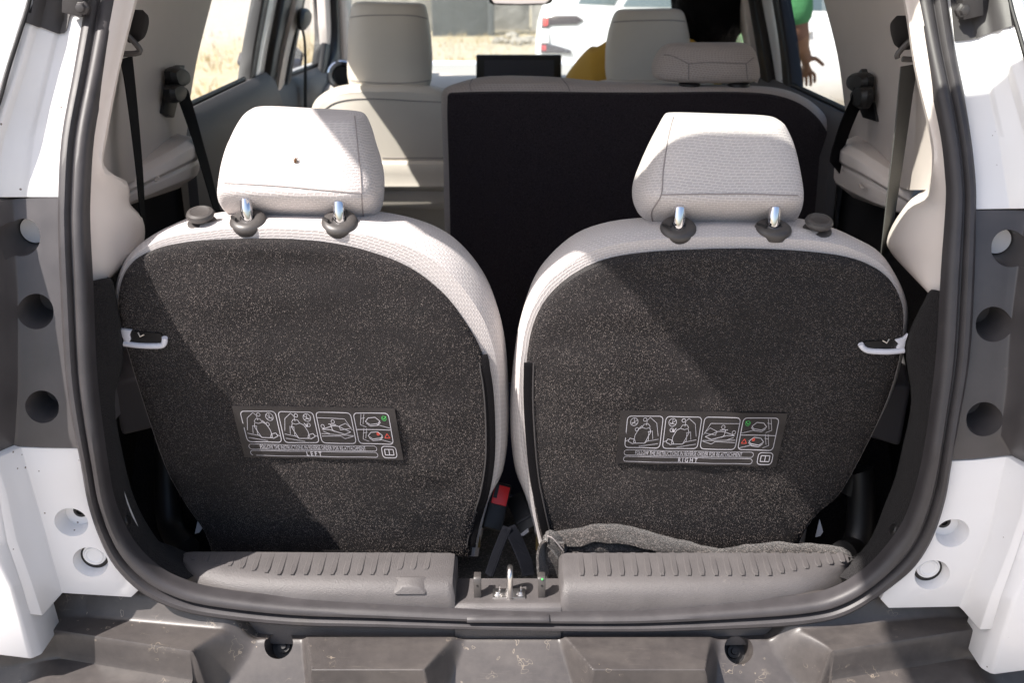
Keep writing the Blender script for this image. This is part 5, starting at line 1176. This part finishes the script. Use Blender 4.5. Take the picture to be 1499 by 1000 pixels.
# rolled hem at the left end
hem = [P(795, 790, .112), P(806, 786, .106), P(810, 797, .100), P(800, 812, .096), P(796, 834, .090), P(794, 848, .086)]
obj('hem', *ribbon(cr([P(826, 812, .100), P(812, 794, .100), P(801, 788, .102), P(795, 800, .098), P(794, 822, .090), P(796, 846, .084)], 5), V(.5, 1, .15), .030, .004), M_mat, mat_root, bevel=.001)
obj('stitching', *tube(cr([P(824, 806, .088), P(810, 789, .088), P(801, 785, .090)], 4), .0009, 6), M_seam, mat_root)
hang = [[P(x, y, .094 + .004 * math.sin(y * .2)) for x in (800, 812, 826)] for y in (796, 812, 830, 850)]
obj('hanging_corner', *slab(hang, V(0, .005, 0)), M_mat, mat_root)

# ------------------------------------------------------------------ people
def hand(J, E, name, base, wrist, fwd, side, up_, s=1.0, curl=.35):
    """palm and five separate fingers from the wrist; fwd along the hand, side towards the thumb"""
    fwd, side, up_ = Vector(fwd).normalized(), Vector(side).normalized(), Vector(up_).normalized()
    J[name + 'palm'] = (wrist + fwd * .045 * s, (.030 * s, .014 * s)); E.append((base, name + 'palm'))
    J[name + 'pal2'] = (wrist + fwd * .085 * s, (.034 * s, .012 * s)); E.append((name + 'palm', name + 'pal2'))
    for k, (off, ln) in enumerate(((.028, .070), (.010, .080), (-.009, .074), (-.026, .058))):
        p0 = wrist + fwd * .088 * s + side * off * s; prev = name + 'pal2'
        for q in range(1, 4):
            a = curl * q * .5; d = fwd * math.cos(a) - up_ * math.sin(a); p0 = p0 + d * ln * s / 3 * (1.2 if q == 1 else 1)
            nm = f'{name}f{k}{q}'; J[nm] = (p0, .0085 * s * (1 - .08 * q)); E.append((prev, nm)); prev = nm
    p0 = wrist + fwd * .03 * s + side * .03 * s; prev = name + 'palm'
    for q in range(1, 4):
        p0 = p0 + (fwd * .75 + side * .6 - up_ * .15 * q).normalized() * .026 * s; nm = f'{name}t{q}'; J[nm] = (p0, .0105 * s * (1 - .1 * q)); E.append((prev, nm)); prev = nm
def person(label, pelvis, chest, neck, head, arms, legs, shirt, sleeve, skin=M_skin, full=1.0):
    root = thing('person', V(pelvis.x, pelvis.y, 0), label, 'person')
    J = {'pel': (pelvis, (.15, .11)), 'wai': (pelvis.lerp(chest, .5), (.135, .10)), 'che': (chest, (.155, .11)), 'nec': (neck, .055), 'jaw': (neck.lerp(head, .55), (.062, .07)), 'hed': (head, (.075, .092)), 'top': (head + (head - neck).normalized() * .085, (.06, .075))}
    E = [('pel', 'wai'), ('wai', 'che'), ('che', 'nec'), ('nec', 'jaw'), ('jaw', 'hed'), ('hed', 'top')]
    SJ = {'pel': (pelvis, (.165, .125)), 'wai': (J['wai'][0], (.152, .118)), 'che': (chest, (.172, .128)), 'nec': (chest.lerp(neck, .75), .075)}; SE = [('pel', 'wai'), ('wai', 'che'), ('che', 'nec')]
    for i, (sh, el, wr, fwd, side, up_) in enumerate(arms):
        n0 = f'a{i}'; J[n0 + 's'] = (sh, .055); J[n0 + 'e'] = (el, .046); J[n0 + 'm'] = (el.lerp(wr, .4), .044); J[n0 + 'w'] = (wr, .031)
        E += [('che', n0 + 's'), (n0 + 's', n0 + 'e'), (n0 + 'e', n0 + 'm'), (n0 + 'm', n0 + 'w')]
        hand(J, E, n0, n0 + 'w', wr, fwd, side, up_)
        SJ[n0 + 's'] = (sh, .078 * full); SJ[n0 + 'e'] = (sh.lerp(el, sleeve), .070); SE += [('che', n0 + 's'), (n0 + 's', n0 + 'e')]
        if sleeve > 1: SJ[n0 + 'e'] = (el, .068 * full); SJ[n0 + 'w'] = (el.lerp(wr, .75), .052); SE.append((n0 + 'e', n0 + 'w'))
    TJ = {'pel': (pelvis + V(0, 0, .02), (.165, .125))}; TE = []
    for i, (hip, kn, an, toe) in enumerate(legs):
        n0 = f'l{i}'; J[n0 + 'h'] = (hip, .085); J[n0 + 'k'] = (kn, .06); J[n0 + 'c'] = (kn.lerp(an, .3), .057); J[n0 + 'a'] = (an, .040); J[n0 + 't'] = (toe, .036)
        E += [('pel', n0 + 'h'), (n0 + 'h', n0 + 'k'), (n0 + 'k', n0 + 'c'), (n0 + 'c', n0 + 'a'), (n0 + 'a', n0 + 't')]
        TJ[n0 + 'h'] = (hip, .10); TJ[n0 + 'k'] = (kn, .078); TJ[n0 + 'a'] = (kn.lerp(an, .9), .06); TE += [('pel', n0 + 'h'), (n0 + 'h', n0 + 'k'), (n0 + 'k', n0 + 'a')]
    skinned('body', J, E, skin, root); skinned('shirt', SJ, SE, shirt, root); skinned('trousers', TJ, TE, M_trousers, root)
    return root
def face(root, head, fwd, up_, hairlen=.0):
    fwd = Vector(fwd).normalized(); up_ = Vector(up_).normalized(); rt = fwd.cross(up_).normalized()
    mb = MB()
    for s in (-1, 1): mb.add(lathe([(0, .012), (.008, .009), (.011, 0), (.008, -.009), (0, -.012)], head + fwd * .082 + rt * s * .032, fwd, 12))
    mb.obj('eyes', M_eye, root)
    obj('nose', *loft([[head + fwd * .092 + up_ * .005 + rt * .006, head + fwd * .092 + up_ * .005 - rt * .006, head + fwd * .08 + up_ * .005], [head + fwd * .118 - up_ * .035 + rt * .016, head + fwd * .118 - up_ * .035 - rt * .016, head + fwd * .08 - up_ * .04]]), M_skin, root, bevel=.003)
    obj('mouth', *tube([head + fwd * .082 - up_ * .062 + rt * .022, head + fwd * .092 - up_ * .064, head + fwd * .082 - up_ * .062 - rt * .022], .006, 8), M_lip, root)
    eb = MB()
    for s in (-1, 1): eb.add(lathe([(0, .008), (.018, .006), (.026, 0), (.018, -.006), (0, -.008)], head + rt * s * .085 - up_ * .005, rt, 14))
    eb.obj('ears', M_skin, root)
    # hair: cap of the skull grown out with a ragged outline
    v = []; f = []; nu, nv = 36, 18
    for j in range(nv + 1):
        ph = math.pi * .78 * j / nv
        for i in range(nu):
            th = 2 * math.pi * i / nu
            d = (rt * math.cos(th) + fwd * math.sin(th)) * math.sin(ph) + up_ * math.cos(ph)
            front = max(0, d.dot(fwd)); low = max(0, -d.dot(up_))
            r = .128 + .014 * noise.noise(d * 6) + .010 * noise.noise(d * 15) - .03 * front * (1 if d.dot(up_) < .35 else 0) - .02 * low
            v.append(head - up_ * .005 - fwd * .016 + V(d.x * r * .92, d.y * r, d.z * r * 1.28))
    for j in range(nv):
        for i in range(nu): a = j * nu + i; b = j * nu + (i + 1) % nu; f.append((a, b, b + nu, a + nu))
    keep = []
    for q in f:
        c0 = sum((v[k] for k in q), Vector()) / 4 - head
        if c0.dot(fwd) > .055 and c0.dot(up_) < .05: continue
        if c0.dot(up_) < -.155: continue
        keep.append(q)
    obj('hair', v, keep, M_hair, root)
# driver: mustard shirt, leaning out to the right past the headrest
hd = P(1041, 8, 2.02)
pel = V(.40, 2.12, .86); ch = V(.40, 1.98, 1.16); nk = V(.50, 1.99, 1.30)
ls = P(884, 96, 1.98)
drv = person('person in a mustard shirt sitting in the right front seat with black hair', pel, ch, nk, hd,
             [(ls, P(858, 128, 2.06), P(852, 138, 2.28), V(0, 1, -.1), V(1, 0, 0), V(0, 0, 1)), (V(.55, 2.0, 1.22), V(.62, 2.15, 1.08), V(.60, 2.36, 1.10), V(0, 1, .1), V(-1, 0, 0), V(0, 0, 1))],
             [(pel + V(-.1, .08, -.02), pel + V(-.12, .45, .04), pel + V(-.12, .62, -.36), pel + V(-.12, .78, -.40)), (pel + V(.1, .08, -.02), pel + V(.12, .45, .04), pel + V(.12, .62, -.36), pel + V(.12, .78, -.40))], M_yellow, 1.1, full=1.3)
face(drv, hd, V(.35, .9, -.1), V(.25, .05, 1))
# person beside the other car: green T-shirt, one arm hanging
hy = 3.0; wr = P(1174, 72, hy + .10); el = P(1168, 44, hy); sh = el + V(-.04, .02, .27)
ch2 = sh + V(-.17, .02, -.10); pel2 = V(ch2.x, ch2.y, .95); nk2 = ch2 + V(0, 0, .20); hd2 = nk2 + V(0, .02, .14)
gp = person('person in a green T-shirt standing outside beside the parked white car', pel2, ch2, nk2, hd2,
            [(sh, el, wr, V(.35, .05, -.9), V(.7, -.5, .3), V(.2, -.9, 0)), (V(2 * ch2.x - sh.x, sh.y, sh.z), V(2 * ch2.x - el.x, el.y, el.z), V(2 * ch2.x - wr.x, wr.y, wr.z), V(-.2, 0, -1), V(0, 1, 0), V(-1, 0, 0))],
            [(pel2 + V(.09, 0, -.06), pel2 + V(.10, .02, -.47), pel2 + V(.10, -.0, -.88), pel2 + V(.12, .14, -.915)), (pel2 + V(-.09, 0, -.06), pel2 + V(-.10, .02, -.47), pel2 + V(-.10, -.0, -.88), pel2 + V(-.12, .14, -.915))], M_shirtgreen, 1.0)
face(gp, hd2, V(.3, 1, 0), V(0, 0, 1))

# ------------------------------------------------------------------ white car parked ahead, side on
PC = V(.20, 7.75, 0); ANG = R(-7)
oc = thing('parked_car', PC, 'white hatchback parked outside ahead, tail lamps to the left', 'car')
Rz = Matrix.Rotation(ANG, 3, 'Z')
def oc_p(l, w_, z): return PC + Rz @ V(l, w_, z)         # l along the car from its tail, w across (0 = near side)
ST2 = [(0.0, .45, .86, .94, .98, .78), (.03, .35, .93, 1.03, 1.10, .815), (.14, .28, .96, 1.08, 1.34, .835), (.40, .27, .98, 1.09, 1.60, .84), (.8, .26, .98, 1.08, 1.66, .85), (1.6, .25, .97, 1.06, 1.68, .86), (2.3, .25, .96, 1.05, 1.63, .86), (2.8, .25, .95, 1.03, 1.38, .86), (3.15, .25, .92, 1.01, 1.09, .85), (3.6, .28, .84, .96, 1.0, .83), (3.9, .32, .76, .84, .88, .78), (4.05, .42, .62, .66, .68, .66)]
def sec(l, zb, zs, zt, zr, hw):
    pts = [(-hw * .88, zb), (-hw * .98, zb + .12), (-hw, (zb + zs) / 2), (-hw * .99, zs - .06), (-hw * .96, zs), (-hw * .90, zt), (-hw * .72, zr - (zr - zt) * .12), (-hw * .55, zr - .01), (0, zr)]
    return [oc_p(l, .86 + a, b) for a, b in pts] + [oc_p(l, .86 - a, b) for a, b in reversed(pts[:-1])]
rg = [sec(*s) for s in ST2]; rg = interp_rows(rg, 4)
obody = obj('body', *loft(rg), M_paint2, oc)
def side_pt(l, z, off=.006):
    o_ = oc_p(l, -2, z); d = Rz @ V(0, 1, 0); h = obt.ray_cast(o_, d)
    return (h[0] if h[0] else oc_p(l, .05, z)) - d * off
obt = bvh(obody)
def side_panel(name, pts, mat, par, th=.012, off=.008):
    fr = [side_pt(l, z, off) for l, z in pts]; return obj(name, *prism(fr, Rz @ V(0, th, 0)), mat, par, bevel=.002)
side_panel('window', [(.75, 1.12), (1.62, 1.11), (1.62, 1.50), (1.0, 1.52)], M_windark, oc); side_panel('window', [(1.70, 1.11), (2.70, 1.09), (2.25, 1.48), (1.70, 1.50)], M_windark, oc)
side_panel('window', [(.36, 1.14), (.68, 1.13), (.88, 1.48), (.55, 1.48)], M_windark, oc)
for l0 in (1.20, 2.25):
    hd_ = side_pt(l0, .93, .03); obj('door_handle', *tube([side_pt(l0 - .10, .93, .002), side_pt(l0 - .085, .93, .032), side_pt(l0 + .085, .935, .032), side_pt(l0 + .10, .935, .002)], .015, 8), M_paint2, oc)
    obj('handle_recess', *prism([side_pt(l0 + a, .93 + b, .001) for a, b in ((-.08, -.03), (.06, -.03), (.07, .02), (-.07, .02))], Rz @ V(0, -.003, 0)), M_darkgrey, oc)
for l0 in (.66, 1.66, 2.72):
    obj('door_gap', *tube([side_pt(l0, z, -.002) for z in (.42, .6, .8, .98)], .004, 6), M_dark, oc)
for l0 in (.72, 3.22):
    c = oc_p(l0, .10, .33)
    ax = Rz @ V(0, -1, 0); wh = obj('wheel', *lathe([(.20, -.1), (.29, -.1), (.325, -.07), (.325, .07), (.29, .095), (.20, .095)], c, ax, 36), M_tyre, oc); obj('rim', *lathe([(0, .06), (.05, .075), (.07, .055), (.18, .06), (.205, .09), (.205, 0)], c, ax, 30), M_alloy, wh)
    arc = [side_pt(l0 + math.cos(a) * .40, .35 + math.sin(a) * .40, .004) for a in [math.pi * k / 14 for k in range(15)]]
    obj('arch_lip', *tube(arc, .014, 8), M_greyblock, oc)
    c = oc_p(l0, 1.62, .33); wh = obj('wheel', *lathe([(.20, -.1), (.29, -.1), (.325, -.07), (.325, .07), (.29, .095), (.20, .095)], c, -ax, 36), M_tyre, oc); obj('rim', *lathe([(0, .06), (.05, .075), (.07, .055), (.18, .06), (.205, .09), (.205, 0)], c, -ax, 30), M_alloy, wh)
# tail lamp: two dark bars joined by a clear block, at the near rear corner
lamp = obj('tail_lamp', *prism([side_pt(l, z, .02) for l, z in ((.05, 1.045), (.36, 1.045), (.42, 1.01), (.36, .975), (.13, .965), (.10, .93), (.05, .93))], Rz @ V(0, .05, 0)), M_lampdark, oc, bevel=.005)
obj('lamp_red', *prism([side_pt(l, z, .026) for l, z in ((.065, 1.02), (.11, 1.02), (.11, .965), (.07, .955))], Rz @ V(0, .012, 0)), M_taillamp, lamp)
obj('lamp_clear', *prism([side_pt(l, z, .024) for l, z in ((.05, .935), (.12, .935), (.12, .82), (.05, .82))], Rz @ V(0, .03, 0)), M_lampclear, lamp)
lo2 = obj('tail_lamp', *prism([side_pt(l, z, .02) for l, z in ((.05, .83), (.18, .80), (.32, .76), (.32, .73), (.05, .73))], Rz @ V(0, .05, 0)), M_lampdark, oc, bevel=.005)
obj('lamp_red', *prism([side_pt(l, z, .026) for l, z in ((.058, .80), (.10, .80), (.10, .755), (.06, .755))], Rz @ V(0, .012, 0)), M_taillamp, lo2)
obj('sill_trim', *prism([side_pt(l, z, .006) for l, z in ((.5, .30), (3.0, .30), (3.0, .40), (.5, .40))], Rz @ V(0, .02, 0)), M_darkgrey, oc)

# ------------------------------------------------------------------ wall, slab, rubble at the back of the yard
wl_ = thing('concrete_wall', V(2.5, 20.8, 0), 'pale weathered concrete boundary wall at the back of the yard', 'wall')
for i in range(8):
    obj('wall_panel', *box(V(-2.6 + i * 2.0, 20.8 + .02 * (i % 2), .95), (1.96, .22, 2.0)), M_concrete, wl_, bevel=.015)
sl = thing('concrete_slab', V(-1.0, 19.6, 0), 'dark blue grey concrete block standing before the pale wall', 'concrete block')
obj('block', *box(V(-1.05, 19.6, .9), (1.15, .5, 1.9), Matrix.Rotation(.05, 3, 'Z')), M_conc2, sl, bevel=.03)
obj('side_rib', *box(V(-.42, 19.5, .9), (.13, .4, 1.85)), M_conc2, sl, bevel=.02)
heap = MB(); rs = random.Random(11)
for i in range(34):
    px, py, Y, r_ = 752 + rs.gauss(0, 14), 58 + rs.gauss(0, 2.2), 13 + rs.random() * 2.5, .05 + .10 * rs.random() ** 2
    c = PZ(px, py, .04); bm = bmesh.new(); bmesh.ops.create_icosphere(bm, subdivisions=2, radius=r_)
    for q in bm.verts: q.co = q.co * (1 + .35 * noise.noise(q.co * 9 + V(i * 7, 0, 0)))
    heap.add(([V(q.co.x, q.co.y, q.co.z * .6) + c for q in bm.verts], [tuple(x.index for x in ff.verts) for ff in bm.faces])); bm.free()
tag(heap.obj('rubble', M_rock, None, smooth=False, kind='stuff'), 'low scatter of rubble in the dry grass left of the parked white car', 'rubble')
# dry grass tufts over the yard
v = []; f = []
rnd = random.Random(3)
for i in range(20000):
    y = 4.2 + rnd.random() ** 1.3 * 16; x = (rnd.random() * 2 - 1) * (1.2 + y * .62)
    if abs(x) < 1.1 and y < 4.2: continue
    if x - .55 * y < -13.5 and rnd.random() < .8: continue
    if noise.noise(V(x * .8, y * .8, 2)) < -.15: continue
    h = .03 + .09 * rnd.random(); a = rnd.random() * 6.28; w_ = .006 + .006 * rnd.random(); k = len(v); ln = (rnd.random() - .5) * .12
    v += [V(x - math.cos(a) * w_, y - math.sin(a) * w_, 0), V(x + math.cos(a) * w_, y + math.sin(a) * w_, 0), V(x + ln, y + ln * .4, h + .03)]; f.append((k, k + 1, k + 2))
tag(obj('dry_grass', v, f, plain('straw', (0.50, 0.39, 0.20), .9), smooth=False), 'dry straw coloured grass over the yard', 'grass', kind='stuff')
# shrub beyond the right flank
bs = thing('bush', V(3.4, 3.4, 0), 'olive green bush beyond the car at the upper right corner', 'bush')
v = []; f = []
for i in range(5000):
    d = Vector((rnd.gauss(0, 1), rnd.gauss(0, 1), rnd.gauss(0, 1))).normalized() * (.35 + .65 * rnd.random()); c = V(3.5, 3.9, 1.2) + V(d.x * .7, d.y * .7, d.z * 1.0); k = len(v)
    a, b = Vector((rnd.gauss(0, 1), rnd.gauss(0, 1), rnd.gauss(0, 1))).normalized() * .05, Vector((rnd.gauss(0, 1), rnd.gauss(0, 1), rnd.gauss(0, 1))).normalized() * .025
    v += [c - a, c + b, c + a, c - b]; f.append((k, k + 1, k + 2, k + 3))
obj('foliage', v, f, M_leaf, bs, smooth=False)
obj('stem', *tube([V(3.5, 3.9, 0), V(3.48, 3.88, .6), V(3.5, 3.9, 1.4)], [.05, .04, .015], 8), M_rock, bs)
